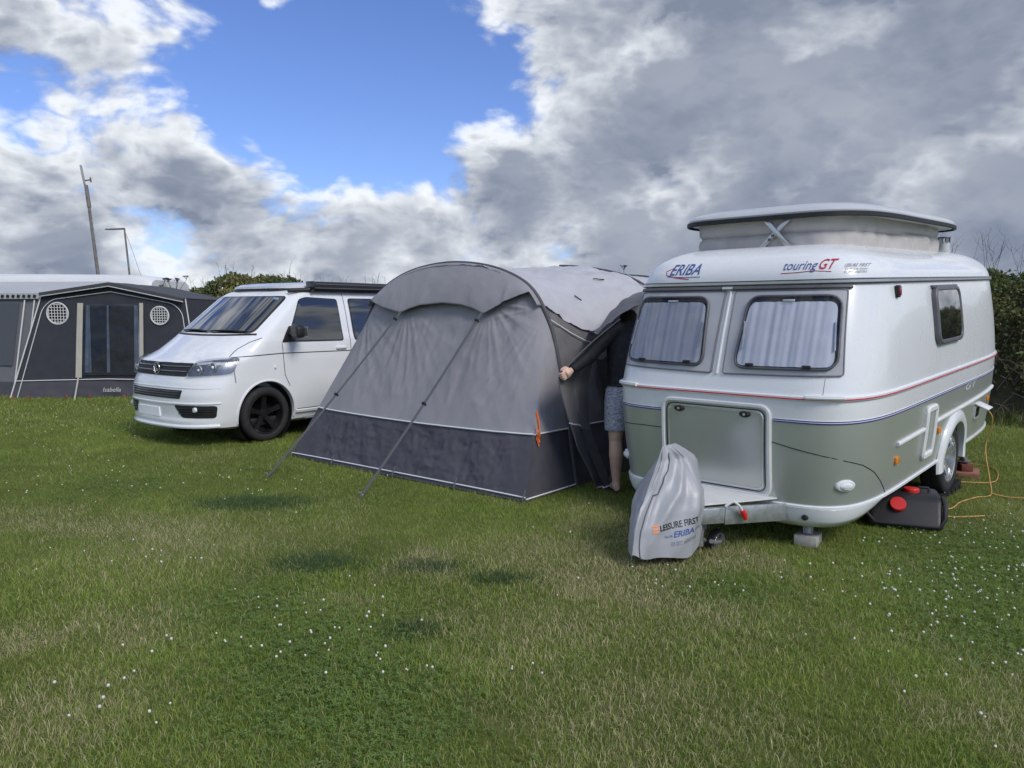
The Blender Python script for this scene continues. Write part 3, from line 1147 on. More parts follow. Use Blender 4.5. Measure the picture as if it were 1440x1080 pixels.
    MB().add(tube([(2.16, .10, .145), (2.10, .115, .12), (2.02, .125, .105)], .018, 8)).add(tube([(2.16, .20, .145), (2.10, .195, .12), (2.02, .195, .105)], .014, 8)).build('fork', M_['galv'], jk)
    wheel(car, (2.01, .16, .112 - .03), .098, .055, .078, M_['alloy'], 'jockey_wheel')
    return car, bvh


def carve(o, cutter, inner_mat=None):
    """cut a solid out of a part and bake the result"""
    cutter.parent = o.parent
    md = o.modifiers.new('b', 'BOOLEAN')
    md.operation = 'DIFFERENCE'
    md.object = cutter
    md.solver = 'EXACT'
    bpy.context.view_layer.update()
    dg = bpy.context.evaluated_depsgraph_get()
    me = bpy.data.meshes.new_from_object(o.evaluated_get(dg))
    o.modifiers.clear()
    o.data = me
    bpy.data.objects.remove(cutter)
    try:
        me.set_sharp_from_angle(angle=R(35))
    except Exception:
        pass


def wheel(parent, c, r, width, rim_r, rim_mat, name, spokes=5, out=1, tyre_mat=None):
    """tyre, dished rim with spokes and hub; the outer face looks to +y (out=1)"""
    M = Matrix.Translation(c)
    if c[1] < 0 and name != 'jockey_wheel':
        M = M @ Matrix.Rotation(math.pi, 4, 'Z')
    h = width / 2
    ty = [(rim_r * .97, -h * .85), (rim_r * 1.02, -h), (r * .90, -h * 1.02), (r * .975, -h * .86), (r, -h * .6), (r, -h * .12), (r * .985, -h * .08), (r * .985, h * .08), (r, h * .12), (r, h * .6), (r * .975, h * .86), (r * .90, h * 1.02), (rim_r * 1.04, h), (rim_r * .98, h * .86), (rim_r * .97, -h * .85)]
    w = MB().add(lathe(ty, 56, 'y'), M).build(name, tyre_mat or M_['tyre'], parent, angle=50)
    rim = MB().add(lathe([(rim_r * 1.01, h * .93), (rim_r * .99, h * .98), (rim_r * .93, h * .92), (rim_r * .90, h * .35), (rim_r * .86, -h * .5)], 48, 'y', False), M)
    rim.add(lathe([(0, h * .50), (rim_r * .20, h * .48), (rim_r * .24, h * .30), (rim_r * .25, -h * .2)], 24, 'y', False), M)
    for k in range(spokes):
        a = 2 * math.pi * (k + .25) / spokes
        d = Vector((math.cos(a), 0, math.sin(a)))
        sd_ = Vector((-math.sin(a), 0, math.cos(a)))
        w0, w1 = rim_r * .16, rim_r * .13
        pts = []
        for (rr, ww, yy) in ((rim_r * .15, w0, h * .40), (rim_r * .5, w1, h * .55), (rim_r * .92, w1 * 1.25, h * .72)):
            pts.append([d * rr - sd_ * ww + Vector((0, yy - .016, 0)), d * rr - sd_ * ww * .8 + Vector((0, yy, 0)), d * rr + sd_ * ww * .8 + Vector((0, yy, 0)), d * rr + sd_ * ww + Vector((0, yy - .016, 0))])
        rim.add(loft(pts, closed=False), M)
    ro = rim.build('rim', rim_mat, w)
    MB().add(lathe([(0, -h * .35), (rim_r * .9, -h * .35)], 32, 'y'), M).build('brake_drum', M_['black_plastic'], w)
    return w


caravan, caravan_bvh = build_caravan()
CM = Matrix.Translation((2.622, 6.70, .006)) @ Matrix.Rotation(-2.308, 4, 'Z') @ Matrix.Rotation(.034, 4, 'Y')


def build_poptop():
    """lifting roof of the caravan: canvas bellows, lid and scissor struts are parts of the caravan"""
    def rr(z, x0, x1, w, n=5.5, N=180):
        a, cx = (x1 - x0) / 2, (x1 + x0) / 2
        H = 2000
        t = np.linspace(0, 2 * np.pi, H + 1); c, s = np.cos(t), np.sin(t)
        x = cx + a * np.sign(c) * np.abs(c) ** (2 / n); y = w * np.sign(s) * np.abs(s) ** (2 / n)
        L = np.concatenate([[0], np.cumsum(np.hypot(np.diff(x), np.diff(y)))])
        q = np.linspace(0, L[-1], N, endpoint=False)
        return [Vector((float(u), float(v), z)) for u, v in zip(np.interp(q, L, x), np.interp(q, L, y))]
    rings = []
    NZ = 14
    for k in range(NZ + 1):
        t = k / NZ
        z = 2.02 + .30 * t
        base = rr(z, -1.62 - .02 * t, 1.06 + .01 * t, .665 - .005 * t, N=300)
        cen = Vector((-.3, 0, z))
        ring = []
        for i, p in enumerate(base):
            d = (p - cen); d.z = 0; d.normalize()
            # vertical folds, stronger at the corners, and a tuck along a fold line
            corner = min(1.0, (abs(p.y) / .62) ** 6 * 1.0) * min(1, abs((p.x + .3) / 1.25) ** 6 * 1.0)
            f_ = (noise.noise((p.x * 5, p.y * 5, z * 1.5)) * .034 + noise.noise((p.x * 15, p.y * 15, z * 3)) * (.012 + .034 * corner))
            tuck = -.035 * math.exp(-((t - .62 + .05 * math.sin(p.x * 2 + p.y)) / .06) ** 2)
            ring.append(p + d * ((f_ + tuck) * math.sin(math.pi * min(1, max(0.04, t)) * .96 + .06)))
        rings.append(ring)
    MB().add(loft(rings)).build('roof_bellows', M_['bellows'], caravan, angle=70)
    lid = []
    for (z, g) in ((2.300, -.035), (2.300, .05), (2.312, .075), (2.335, .078), (2.358, .062), (2.378, .02), (2.396, -.06), (2.410, -.18), (2.420, -.34), (2.424, -.5)):
        lid.append(rr(z, -1.82 - g, 1.05 + g, .70 + g * .9, 5.0 if g > -.2 else 4))
    ld = MB().add(loft(lid, cap0=True, cap1=True)).build('roof_lid', M_['lid'], caravan)
    P = rr(2.306, -1.895, 1.125, .7675, 5.0)
    N = c_norms(P)
    MB().add(strip(P, N, .036, .014, True)).build('lid_seal', M_['black_rubber'], ld)
    # scissor strut at the front
    x = 1.075
    st = MB()
    for (y0, z0, y1, z1) in ((.02, 2.085, .235, 2.295), (.245, 2.085, .06, 2.295)):
        a, b = Vector((x, y0, z0)), Vector((x + .02, y1, z1))
        d = b - a
        st.add(box((a + b) / 2, (.008, d.length, .034), .002, Matrix.Rotation(math.atan2(d.z, d.y), 3, 'X')))
        x += .012
    so = st.build('scissor_strut', M_['alu'], caravan)
    MB().add(box((1.08, .10, 2.078), (.03, .50, .018), .003)).build('strut_rail', M_['alu'], so)
    for (yy, zz) in ((.09, 2.150), (.18, 2.155), (.115, 2.178), (.16, 2.18), (.135, 2.198)):
        MB().add(lathe([(0, .014), (.011, .013), (.012, 0)], 12, 'x'), Matrix.Translation((1.085, yy, zz))).build('rivet', M_['seal_grey'], so)
    # flue at the back
    fl = MB().add(lathe([(.055, 2.06), (.058, 2.11), (.052, 2.115), (.050, 2.185), (.054, 2.19)], 20, 'z'), Matrix.Translation((-1.82, .57, .0))).build('roof_flue', M_['lid'], caravan)
    for k in range(8):
        a = 2 * math.pi * k / 8
        c = Vector((-1.82 + .05 * math.cos(a), .57 + .05 * math.sin(a), 0))
        MB().add(tube([c + Vector((0, 0, 2.18)), c + Vector((0, 0, 2.235))], .006, 6)).build('flue_bar', M_['seal_grey'], fl)
    MB().add(lathe([(0, 2.245), (.06, 2.240), (.062, 2.230), (0, 2.228)], 20, 'z'), Matrix.Translation((-1.82, .57, .0))).build('flue_cap', M_['seal_grey'], fl)


build_poptop()
# ------------------------------------------------------------ small things round the caravan
def cw(x, y, z=0.0):
    """point given in the caravan's own axes -> world"""
    return CM @ Vector((x, y, z))


def build_small():
    CY = -2.308
    # hitch cover
    secs = [(.035, 2.06, 2.70, .150), (.12, 2.06, 2.70, .165), (.22, 2.07, 2.68, .175), (.32, 2.06, 2.63, .182), (.42, 2.055, 2.55, .170), (.52, 2.055, 2.48, .128), (.60, 2.06, 2.415, .095), (.640, 2.085, 2.385, .070), (.69, 2.17, 2.37, .042), (.725, 2.25, 2.352, .016), (.738, 2.28, 2.340, .005)]
    rings = []
    zi = np.linspace(0, len(secs) - 1, 46)
    for q in zi:
        i = min(int(q), len(secs) - 2); t = q - i
        z, x0, x1, w = (secs[i][k] * (1 - t) + secs[i + 1][k] * t for k in range(4))
        z *= .92; x1 += .10; w *= 1.30
        cx, a = (x0 + x1) / 2, (x1 - x0) / 2
        ring = []
        for k in range(110):
            th = 2 * math.pi * k / 110
            c, s = math.cos(th), math.sin(th)
            n_ = 2.5 - 1.0 * min(1, z / .5)
            x = cx + a * math.copysign(abs(c) ** (2 / n_), c)
            # the bag is pinched to a seam at its front and full at its back
            ww = w * (1 - .80 * max(0, (x - cx) / a) ** 1.3) if a > 0 else w
            y = ww * math.copysign(abs(s) ** (2 / n_), s)
            d = Vector((c, s, 0))
            low = max(0, 1 - z / .45)
            wr = noise.noise((x * 4 + 3, y * 5, z * 3.2)) * .022 + (.30 - abs(noise.noise((c * 2.3 + z * .8, s * 2.3, z * 1.5 + 4))) * 1.7) * .036 + (.25 - abs(noise.noise((c * 4.5 - z * 2.2, s * 4.5, z * 2.2)) * 1.5)) * .012
            hem = .016 * math.sin(th * 5 + 1) * low
            zz = z + (.030 * math.sin(th * 3 + .8) + .02 * math.sin(th * 7)) * max(0, 1 - z / .12) + (.055 * max(0, -(x - 2.30) / .25) * max(0, 1 - z / .2))
            zz += max(0, z - .5) * .75 * (x - 2.24) * (1.6 if x < 2.24 else .3)
            ring.append(Vector((x, y, zz)) + d * ((wr + hem) * min(1, w / .08)))
        rings.append(ring)
    vf = loft(rings, cap1=True)
    origin = cw(2.38, 0, -.04)
    # build in the caravan's axes, about a base point on the ground
    inv = Matrix.Translation((-2.38, 0, .045))
    bag = thing('hitch_cover', 'grey vinyl cover with dealer lettering draped over the caravan hitch', 'cover', (origin.x, origin.y, 0), (0, .034, CY))
    lv = ([inv @ p for p in vf[0]], vf[1])
    MB().add(lv).build('cover_cloth', M_['vinyl'], bag, angle=70)
    bv = bvh_of(lv)
    fy = caster(bv, 'y')
    fx = caster(bv, 'x')
    blue, blk, org = M_['logo_blue'], M_['black_line'], mat('print_orange', (.85, .28, .08), .5)
    R_ = R(7)
    fd = caster_dir(bv, R(38))
    lettering('cover_lettering', 'LEISURE FIRST', .054, (-.075, .235), fd, blk, bag, 1, .255, rot=R_, off=.002, bold=.001)
    for k in range(3):
        frame('cover_emblem', [(-.126, .230 + .018 * k), (-.084, .236 + .018 * k)], fd, .011, .0022, org, bag, False, .02)
    lettering('cover_lettering', 'ERIBA', .050, (.010, .190), fd, blue, bag, 1, .135, rot=R_, shear=.3, off=.002, bold=.001)
    lettering('cover_lettering', 'The UK', .022, (-.048, .186), fd, blue, bag, 1, .052, rot=R_, off=.002)
    lettering('cover_lettering', 'Dealer', .020, (.155, .212), fd, blue, bag, 1, .04, rot=R_, off=.002)
    lettering('cover_lettering', '01202 600701', .036, (-.005, .138), fd, M_['logo_grey'], bag, 1, .165, rot=R_, off=.002)
    # piped seam from peak to toe
    pts = []
    for k in range(36):
        t = k / 35
        z = .70 - .64 * t
        x = float(np.interp(z, [s[0] * .90 + .045 for s in secs], [s[2] - 2.30 for s in secs])) - .02
        best = bv.find_nearest(Vector((x + .0, .05 * (1 - t) + .02, z)))
        pts.append((best[0], best[1] if best[1].x > 0 else -best[1]))
    MB().add(tube([p + n * .002 for p, n in pts], .004, 6)).build('seam_piping', M_['seal_grey'], bag)
    MB().add(tube([(.0, -.03, .10), (.02, -.02, .02), (.03, 0, .0)], .006, 6)).build('draw_cord', M_['black_rubber'], bag)

    # concrete pad under the front steady
    p = cw(1.54, .60)
    o = obj_bm('concrete_block', bm_box((.17, .15, .075), .006), M_['concrete'])
    o.location = (p.x, p.y, .0375); o.rotation_euler = (0, 0, CY + .15)
    tag(o, 'small pale concrete block under the front caravan steady', 'block')
    p = cw(1.54, -.60)
    o = obj_bm('concrete_block', bm_box((.17, .15, .075), .006), M_['concrete'])
    o.location = (p.x, p.y, .0375); o.rotation_euler = (0, 0, CY - .1)
    tag(o, 'concrete block under the far front steady behind the hitch cover', 'block')

    # timber and brick under the rear steady
    p = cw(-1.70, .86)
    o = obj_bm('timber_board', bm_box((.34, .26, .05), .005), M_['wood_red'])
    o.location = (p.x, p.y, .025); o.rotation_euler = (0, 0, CY + .2)
    tag(o, 'reddish timber board on the grass under the rear caravan steady', 'board')
    o = obj_bm('brick', bm_box((.20, .10, .065), .004), M_['brick_red'])
    o.location = (p.x, p.y, .084); o.rotation_euler = (0, 0, CY + .5)
    tag(o, 'dark red brick on a timber board under the rear steady', 'brick')

    # levelling ramp under the wheel
    p = cw(-.72, .88)
    rp = thing('levelling_ramp', 'black plastic levelling ramp under the caravan wheel', 'ramp', (p.x, p.y, 0), (0, 0, CY))
    prof = [(.34, 0), (.34, .015), (.16, .055), (.13, .045), (.02, .095), (-.03, .085), (-.14, .115), (-.30, .115), (-.32, 0)]
    prof = [(a, b * .42 if -.1 < a < .2 else b * .75) for a, b in prof]
    MB().add(loft([[Vector((a, -.10, b)) for a, b in prof], [Vector((a, .10, b)) for a, b in prof]], cap0=True, cap1=True)).build('ramp_body', M_['black_plastic'], rp)
    for k in range(5):
        MB().add(box((-.24 + .13 * k, .103, .028), (.03, .008, .04), .002)).build('rib', M_['black_plastic'], rp)

    # waste water tank
    p = cw(.55, .93)
    tk = thing('waste_tank', 'black plastic waste water tank with two red caps by the caravan wheel', 'tank', (p.x, p.y, 0), (0, 0, CY - 1.22))
    bm = bm_box((.50, .44, .24), .045, 4)
    for v in bm.verts:
        v.co.z += .125
        if v.co.z > .12:
            v.co.x += .0
            if v.co.y > .1:
                v.co.y -= .14 * (v.co.z - .12) / .12
    tb = obj_bm('tank_body', bm, M_['black_plastic'], tk)
    # moulded rim, hollow and wheels
    rim = [(-.22, .20, .05), (.20, .20, .05), (.245, .19, .10), (.25, .14, .18), (.22, .08, .235)]
    MB().add(tube([Vector(q) for q in [(-.25, .06, .235), (-.262, .13, .19), (-.255, .19, .10), (-.22, .205, .045), (.2, .205, .045), (.255, .19, .10), (.262, .13, .19), (.25, .06, .235)]], .016, 10)).build('moulded_rim', M_['black_plastic'], tb)
    MB().add(lathe([(0, 0), (.052, .0), (.055, -.006), (.055, -.03), (.045, -.035)], 28, 'z'), Matrix.Translation((.05, .165, .19)) @ Matrix.Rotation(R(-50), 4, 'X')).build('screw_cap', M_['red_cap'], tk)
    MB().add(lathe([(0, .03), (.05, .03), (.055, .024), (.055, 0), (.045, -.005)], 28, 'z'), Matrix.Translation((-.05, -.02, .243))).build('screw_cap', M_['red_cap'], tk)
    MB().add(tube([(-.17, -.05, .24), (-.165, -.05, .275), (-.10, -.05, .275), (-.095, -.05, .24)], .011, 8)).build('carry_handle', M_['black_plastic'], tk)

    # hook-up cable
    a = cw(-1.53, 1.00, .64)
    pts = [a, cw(-1.56, 1.07, .60), cw(-1.58, 1.10, .50), Vector((4.50, 7.22, .30)), Vector((4.26, 6.75, .10)), Vector((4.12, 6.50, .018)), Vector((3.95, 6.42, .014)), Vector((3.72, 6.26, .014)), Vector((3.52, 6.05, .014)), Vector((3.30, 5.98, .014)), Vector((3.22, 5.88, .014)), Vector((3.42, 5.80, .014)), Vector((3.66, 5.83, .014))]
    o = MB().add(tube(smooth_path(pts, 8), .0048, 8)).build('hook_up_cable', M_['cable'])
    tag(o, 'orange electric hook-up cable hanging from the caravan inlet to the grass', 'cable')
    pts = [Vector((4.12, 6.50, .03)), Vector((4.22, 6.43, .014)), Vector((4.32, 6.36, .02)), Vector((4.36, 6.30, .014))]
    o = MB().add(tube(smooth_path(pts, 8), .0045, 8)).build('hook_up_cable', M_['cable'])
    tag(o, 'short end of orange cable lying on the grass by the hanging cable', 'cable')
    pts = [Vector((3.62, 6.95, .014)), Vector((4.02, 7.0, .02)), Vector((4.4, 6.98, .014)), Vector((4.62, 7.2, .014)), Vector((4.84, 7.62, .014)), Vector((4.7, 7.9, .014)), Vector((4.3, 7.85, .014)), Vector((4.0, 7.7, .014))]
    o = MB().add(tube(smooth_path(pts, 8), .0045, 8)).build('hook_up_cable', M_['cable'])
    tag(o, 'orange cable looped on the grass beside the timber board', 'cable')


def smooth_path(pts, k):
    P = [Vector(p) for p in pts]
    P = [P[0] * 2 - P[1]] + P + [P[-1] * 2 - P[-2]]
    out = []
    for i in range(1, len(P) - 2):
        a, b, c, d = P[i - 1:i + 3]
        for q in range(k):
            t = q / k
            out.append(.5 * ((2 * b) + (c - a) * t + (2 * a - 5 * b + 4 * c - d) * t * t + (3 * b - a - 3 * c + d) * t ** 3))
    out.append(P[-2])
    return out


def bm_box(s, bev, seg=2):
    bm = bmesh.new()
    bmesh.ops.create_cube(bm, size=1)
    bmesh.ops.scale(bm, vec=s, verts=bm.verts)
    bmesh.ops.bevel(bm, geom=bm.edges[:], offset=bev, segments=seg, profile=.5, affect='EDGES')
    return bm


build_small()

# ------------------------------------------------------------ the white camper van
# rows: z, nose x, half width, depth of the rounded nose, roundness
VR = [(.20, .76, .83, .50, 2.6), (.235, .885, .895, .58, 2.9), (.30, .905, .915, .60, 2.9), (.36, .895, .93, .60, 2.9), (.50, .905, .945, .60, 2.9), (.62, .905, .95, .60, 2.9), (.74, .885, .952, .60, 2.8), (.80, .865, .952, .60, 2.7),
      (.90, .845, .952, .60, 2.6), (.985, .815, .952, .60, 2.5), (1.01, .775, .951, .58, 2.4), (1.05, .69, .95, .58, 2.3), (1.10, .585, .948, .56, 2.3), (1.16, .475, .945, .52, 2.4), (1.22, .365, .938, .46, 2.5), (1.27, .275, .925, .40, 2.6),
      (1.30, .235, .915, .38, 2.6), (1.40, .105, .895, .36, 2.6), (1.55, -.085, .865, .34, 2.6), (1.68, -.25, .835, .32, 2.6), (1.78, -.375, .808, .30, 2.6), (1.83, -.46, .785, .30, 2.5), (1.865, -.56, .74, .35, 2.4), (1.885, -.70, .66, .4, 2.3)]


def v_ring(row):
    z, xf, b, d, n = row
    x0 = xf - d
    xr = -3.98 + max(0, z - 1.2) * .22
    half = []
    for k in range(27):
        t = math.pi / 2 * k / 26
        half.append((x0 + d * math.cos(t) ** (2 / n) if k < 26 else x0, b * math.sin(t) ** (2 / n)))
    xs = x0
    xe = xr + .12
    for k in range(1, 33):
        half.append((xs + (xe - xs) * k / 32, b))
    for k in range(1, 9):
        t = math.pi / 2 * k / 8
        half.append((xe - .12 * math.sin(t), b - .12 * (1 - math.cos(t))))
    half.append((xr, 0))
    ring = [Vector((x, y, z)) for x, y in half]
    ring += [Vector((x, -y, z)) for x, y in half[-2:0:-1]]
    return ring


def build_van():
    van = thing('camper_van', 'white camper van with black wheels and roof awning parked beside the tent', 'van', (-3.72, 9.84, 0), (0, 0, math.atan2(-.8, -.6)))
    rows = []
    for a, b in zip(VR[:-1], VR[1:]):
        for k in range(3):
            rows.append(tuple(a[i] + (b[i] - a[i]) * k / 3 for i in range(5)))
    rows.append(VR[-1])
    vf = loft([v_ring(r) for r in rows], cap0=True, cap1=True)
    bvh = bvh_of(vf)
    fx, fy, fz = caster(bvh, 'x'), caster(bvh, 'y'), caster(bvh, 'z')
    W = M_['van_white']
    body = MB().add(vf).build('body', W, van, angle=30)
    cut = MB()
    for x in (0, -3.0):
        for s in (1, -1):
            c = MB().add(lathe([(0, -.2), (.395, -.2), (.395, .2), (0, .2)], 56, 'y'), Matrix.Translation((x, s * .87, .345))).build('cut', W)
            carve(body, c)
    # wheels, arches
    for x in (0, -3.0):
        for s in (1, -1):
            wheel(van, (x, s * .805, .338), .338, .235, .245, M_['black_gloss'], 'wheel')
            MB().add(lathe([(.393, -.19), (.393, .10), (.0, .10)], 40, 'y', False), Matrix.Translation((x, s * .70, .345)) @ Matrix.Rotation(0 if s < 0 else math.pi, 4, 'Z')).build('wheel_well', M_['black_plastic'], van)
        arc = [(x + .405 * math.cos(R(a)), .345 + .405 * math.sin(R(a))) for a in range(-14, 195, 6)]
        frame('arch_lip', arc, lambda a, b: fy(a, max(b, .26)), .022, .010, W, van, False)
    bk = M_['black_line']
    gap = mat('panel_gap', (.03, .03, .032), .7)
    # front door panel, its gap and handle
    def gapline(pts, fn=fy, parent=body, w=.009):
        return frame('panel_gap', pts, fn, w, .0012, gap, parent, False, .04)
    gapline([(-.235, 1.19), (-.245, .98), (-.26, .80), (-.33, .66)])
    gapline([(-1.315, 1.82), (-1.325, 1.5), (-1.33, 1.0), (-1.33, .42), (-1.30, .36), (-.44, .36)])
    gapline([(-1.36, .36), (-3.30, .36)])
    gapline([(.42, 1.045), (.2, 1.055), (-.235, 1.07), (-1.3, 1.06), (-2.6, 1.05), (-3.6, 1.05)], w=.012)
    gapline([(-2.45, 1.82), (-2.45, .40)])
    gapline([(.43, 1.05), (.30, 1.14), (.16, 1.215), (.02, 1.265)], w=.010)
    gapline([(.44, 1.04), (.435, .87), (.425, .75)])
    sill = frame('sill_moulding', [(-.42, .335), (-1.4, .325), (-2.56, .325)], fy, .045, .022, W, van, False)
    G = M_['van_glass']
    SE = M_['black_gloss']

    def side_win(name, poly, s=1):
        f_ = fy if s > 0 else caster(bvh, 'y', -1)
        o = decal(name, poly, f_, SE, van, off=.004, step=.09)
        return decal('pane', [(a + (c[0] - a) * .035, b + (c[1] - b) * .05) for (a, b), c in zip(poly, [(sum(p[0] for p in poly) / len(poly), sum(p[1] for p in poly) / len(poly))] * len(poly))], f_, G, o, off=.007, step=.08, thick=False)
    dw = rpoly([(-.31, 1.205), (-1.215, 1.195), (-1.205, 1.745), (-.70, 1.765), (-.585, 1.735)][::-1], .04)
    side_win('door_window', dw)
    side_win('door_window', dw[::-1], -1)
    side_win('side_window', rpoly([(-1.40, 1.195), (-2.38, 1.195), (-2.37, 1.755), (-1.39, 1.755)][::-1], .05))
    side_win('side_window', rpoly([(-2.52, 1.195), (-3.62, 1.195), (-3.55, 1.755), (-2.51, 1.755)][::-1], .05))
    # black sail panel and mirror
    decal('mirror_panel', rpoly([(-.235, 1.205), (-.43, 1.205), (-.43, 1.40), (-.37, 1.40)][::-1], .01), fy, M_['black_plastic'], van, off=.010, step=.06)
    p, nn = fy(-.37, 1.30)
    mr = MB().add(tube([p, p + Vector((.02, .10, .0))], .028, 12)).build('mirror', M_['black_plastic'], van)
    bm = bm_box((.13, .25, .19), .045, 4)
    for v in bm.verts:
        v.co.x += .04 * (v.co.y / .12)
        v.co.z *= 1 - .25 * max(0, v.co.y / .12)
    bm.transform(Matrix.Translation(p + Vector((.03, .20, .035))))
    obj_bm('mirror_housing', bm, M_['black_plastic'], mr)
    MB().add(box(p + Vector((-.05, .20, .035)), (.006, .18, .12), .002)).build('mirror_glass', M_['alu'], mr)
    MB().add(box(p + Vector((.085, .275, .02)), (.02, .10, .02), .004)).build('indicator', M_['orange_lens'], mr)
    # handle, filler
    p, nn = fy(-1.16, 1.105)
    hd = MB().add(box(p + nn * .012, (.17, .026, .034), .01)).build('door_handle', W, van)
    p, nn = fy(-.115, .905)
    MB().add(lathe([(0, .016), (.016, .014), (.018, 0)], 14, 'y'), Matrix.Translation(p)).build('side_repeater', M_['white_lens'], van)

    # windscreen: laid on the sloping face
    ws = rpoly([(-.80, 1.315), (.80, 1.315), (.735, 1.775), (-.735, 1.775)], .06)
    wo = decal('windscreen', ws, fx, SE, van, off=.003, step=.08)
    decal('pane', rpoly([(-.775, 1.335), (.775, 1.335), (.712, 1.755), (-.712, 1.755)], .05), fx, G, wo, off=.006, step=.06, thick=False)
    for y0, y1 in ((.70, .12), (.02, -.56)):
        P = [fx(y0 + (y1 - y0) * k / 8, 1.325 + .012 * math.sin(k / 8 * 3.1)) for k in range(9)]
        MB().add(tube([q + n * .018 for q, n in P], .010, 8)).build('wiper', M_['black_plastic'], wo)
    cow = [(.84, 1.305), (.4, 1.292), (0, 1.288), (-.4, 1.292), (-.84, 1.305)]
    frame('scuttle', cow, fx, .030, .006, M_['black_plastic'], van, False)
    p, nn = fx(.635, 1.73)
    MB().add(box(p + nn * .008, (.006, .09, .04), .002, rotz(.2))).build('windscreen_sticker', mat('sticker_blue', (.30, .50, .62), .5), wo)

    # grille with two bright bars, badge
    gr = decal('grille', rpoly([(-.54, .830), (.54, .830), (.60, .985), (-.60, .985)], .02), fx, M_['black_rubber'], van, off=.004, step=.06)
    for z, a in ((.888, .54), (.942, .575)):
        frame('grille_bar', [(-a, z), (0, z), (a, z)], fx, .013, .014, mat('grille_bar_grey', (.22, .22, .23), .3, metal=.6), gr, False)
    p, nn = fx(0, .908)
    T = Matrix.Translation(p + Vector((.012, 0, 0)))
    bd = MB().add(lathe([(0, .004), (.072, .004), (.075, -.014)], 36, 'x'), T).build('badge', M_['black_gloss'], van)
    chrome = mat('badge_dark_chrome', (.33, .33, .35), .22, metal=.8)
    MB().add(tube([p + Vector((.020, .066 * math.cos(2 * math.pi * k / 36), .066 * math.sin(2 * math.pi * k / 36))) for k in range(36)], .007, 8, True)).build('badge_ring', chrome, bd)
    q = lambda a, b: p + Vector((.021, a, b))
    MB().add(tube([q(-.030, .056), q(0, .004), q(.030, .056)], .0065, 6)).build('badge_letter', chrome, bd)
    MB().add(tube([q(-.060, .026), q(-.028, -.056), q(0, -.006), q(.028, -.056), q(.060, .026)], .0065, 6)).build('badge_letter', chrome, bd)
    # headlights
    for s in (1, -1):
        pl = [(s * a, b) for a, b in [(.55, .832), (.88, .850), (.932, .865), (.932, 1.025), (.80, 1.022), (.63, .99)]]
        pl = rpoly(pl if s > 0 else pl[::-1], .03)
        hl = decal('headlight', pl, fx, M_['lamp_in'], van, off=.004, step=.05)
        for (yy, zz, r_) in ((.695, .905, .052), (.815, .935, .058)):
            pp, nn = fx(s * yy, zz)
            MB().add(lathe([(0, .004), (r_ * .45, .006), (r_ * .9, .018), (r_, .018), (r_ * 1.02, .0)], 28, 'x'), Matrix.Translation(pp)).build('reflector', M_['alu'], hl)
            MB().add(lathe([(0, .034), (r_ * .3, .030), (r_ * .45, .012)], 20, 'x'), Matrix.Translation(pp)).build('bulb_lens', M_['white_lens'], hl)
        decal('indicator', rpoly([(s * a, b) for a, b in [(.64, .972), (.78, .995), (.78, .975), (.65, .955)]][::-s], .005), fx, M_['white_lens'], hl, off=.012, step=.05)
        decal('headlight_glass', pl, fx, M_['glass_tint'], hl, off=.030, step=.05)
    # bumper openings
    lg = decal('lower_grille', rpoly([(-.57, .575), (.50, .575), (.53, .675), (-.60, .675)], .02), fx, M_['black_plastic'], van, off=.004, step=.06)
    for z in (.60, .627, .653):
        frame('grille_bar', [(-.56, z), (0, z), (.50, z)], fx, .010, .010, M_['black_gloss'], lg, False)
    for s in (1, -1):
        pl = [(s * a, b) for a, b in [(.515, .355), (.86, .355), (.885, .50), (.40, .50)]]
        fo = decal('fog_lamp_recess', rpoly(pl if s > 0 else pl[::-1], .03), fx, M_['black_plastic'], van, off=.004, step=.05)
        for z in (.405, .435, .463):
            frame('slat', [(s * .47, z), (s * .62, z), (s * .76, z), (s * .85, z)], fx, .008, .012, M_['black_gloss'], fo, False)
        pp, nn = fx(s * .70, .452)
        MB().add(lathe([(0, .03), (.026, .028), (.030, .015), (.030, 0)], 20, 'x'), Matrix.Translation(pp)).build('fog_lamp', M_['white_lens'], fo)
    frame('bumper_crease', [(-.90, .70), (-.7, .70), (0, .705), (.7, .70), (.90, .70)], fx, .012, .006, W, body, False)
    frame('bumper_crease', [(-.90, .525), (-.6, .52), (0, .515), (.6, .52), (.90, .525)], fx, .020, .012, W, body, False)
    frame('bumper_lip', [(-.86, .262), (-.5, .250), (0, .245), (.5, .250), (.86, .262)], fx, .035, .030, W, van, False)
    pl = decal('number_plate', rrect(-.40, .11, .345, .455, .008), fx, mat('plate_white', (.95, .95, .95), .5), van, off=.014, step=.1)
    # elevating roof: dark gasket and pale cap
    def cap(z, x1, x0, w, n=4.5, N=120):
        out = []
        a, cx = (x1 - x0) / 2, (x1 + x0) / 2
        for k in range(N):
            t = 2 * math.pi * k / N
            c, s = math.cos(t), math.sin(t)
            out.append(Vector((cx + a * math.copysign(abs(c) ** (2 / n), c), w * math.copysign(abs(s) ** (2 / n), s), z)))
        return out
    rg = MB().add(loft([cap(1.80, -.47, -3.80, .775), cap(1.865, -.50, -3.80, .772), cap(1.885, -.52, -3.80, .76)], cap0=True, cap1=True)).build('roof_gasket', M_['black_plastic'], van)
    MB().add(loft([cap(1.878, -.50, -3.80, .775), cap(1.905, -.505, -3.80, .775), cap(1.935, -.58, -3.76, .735), cap(1.955, -.75, -3.65, .66), cap(1.968, -1.0, -3.4, .52), cap(1.974, -1.4, -3.0, .3)], cap1=True)).build('elevating_roof', mat('roof_grey_white', (.55, .565, .58), .25, coat=.5), van)
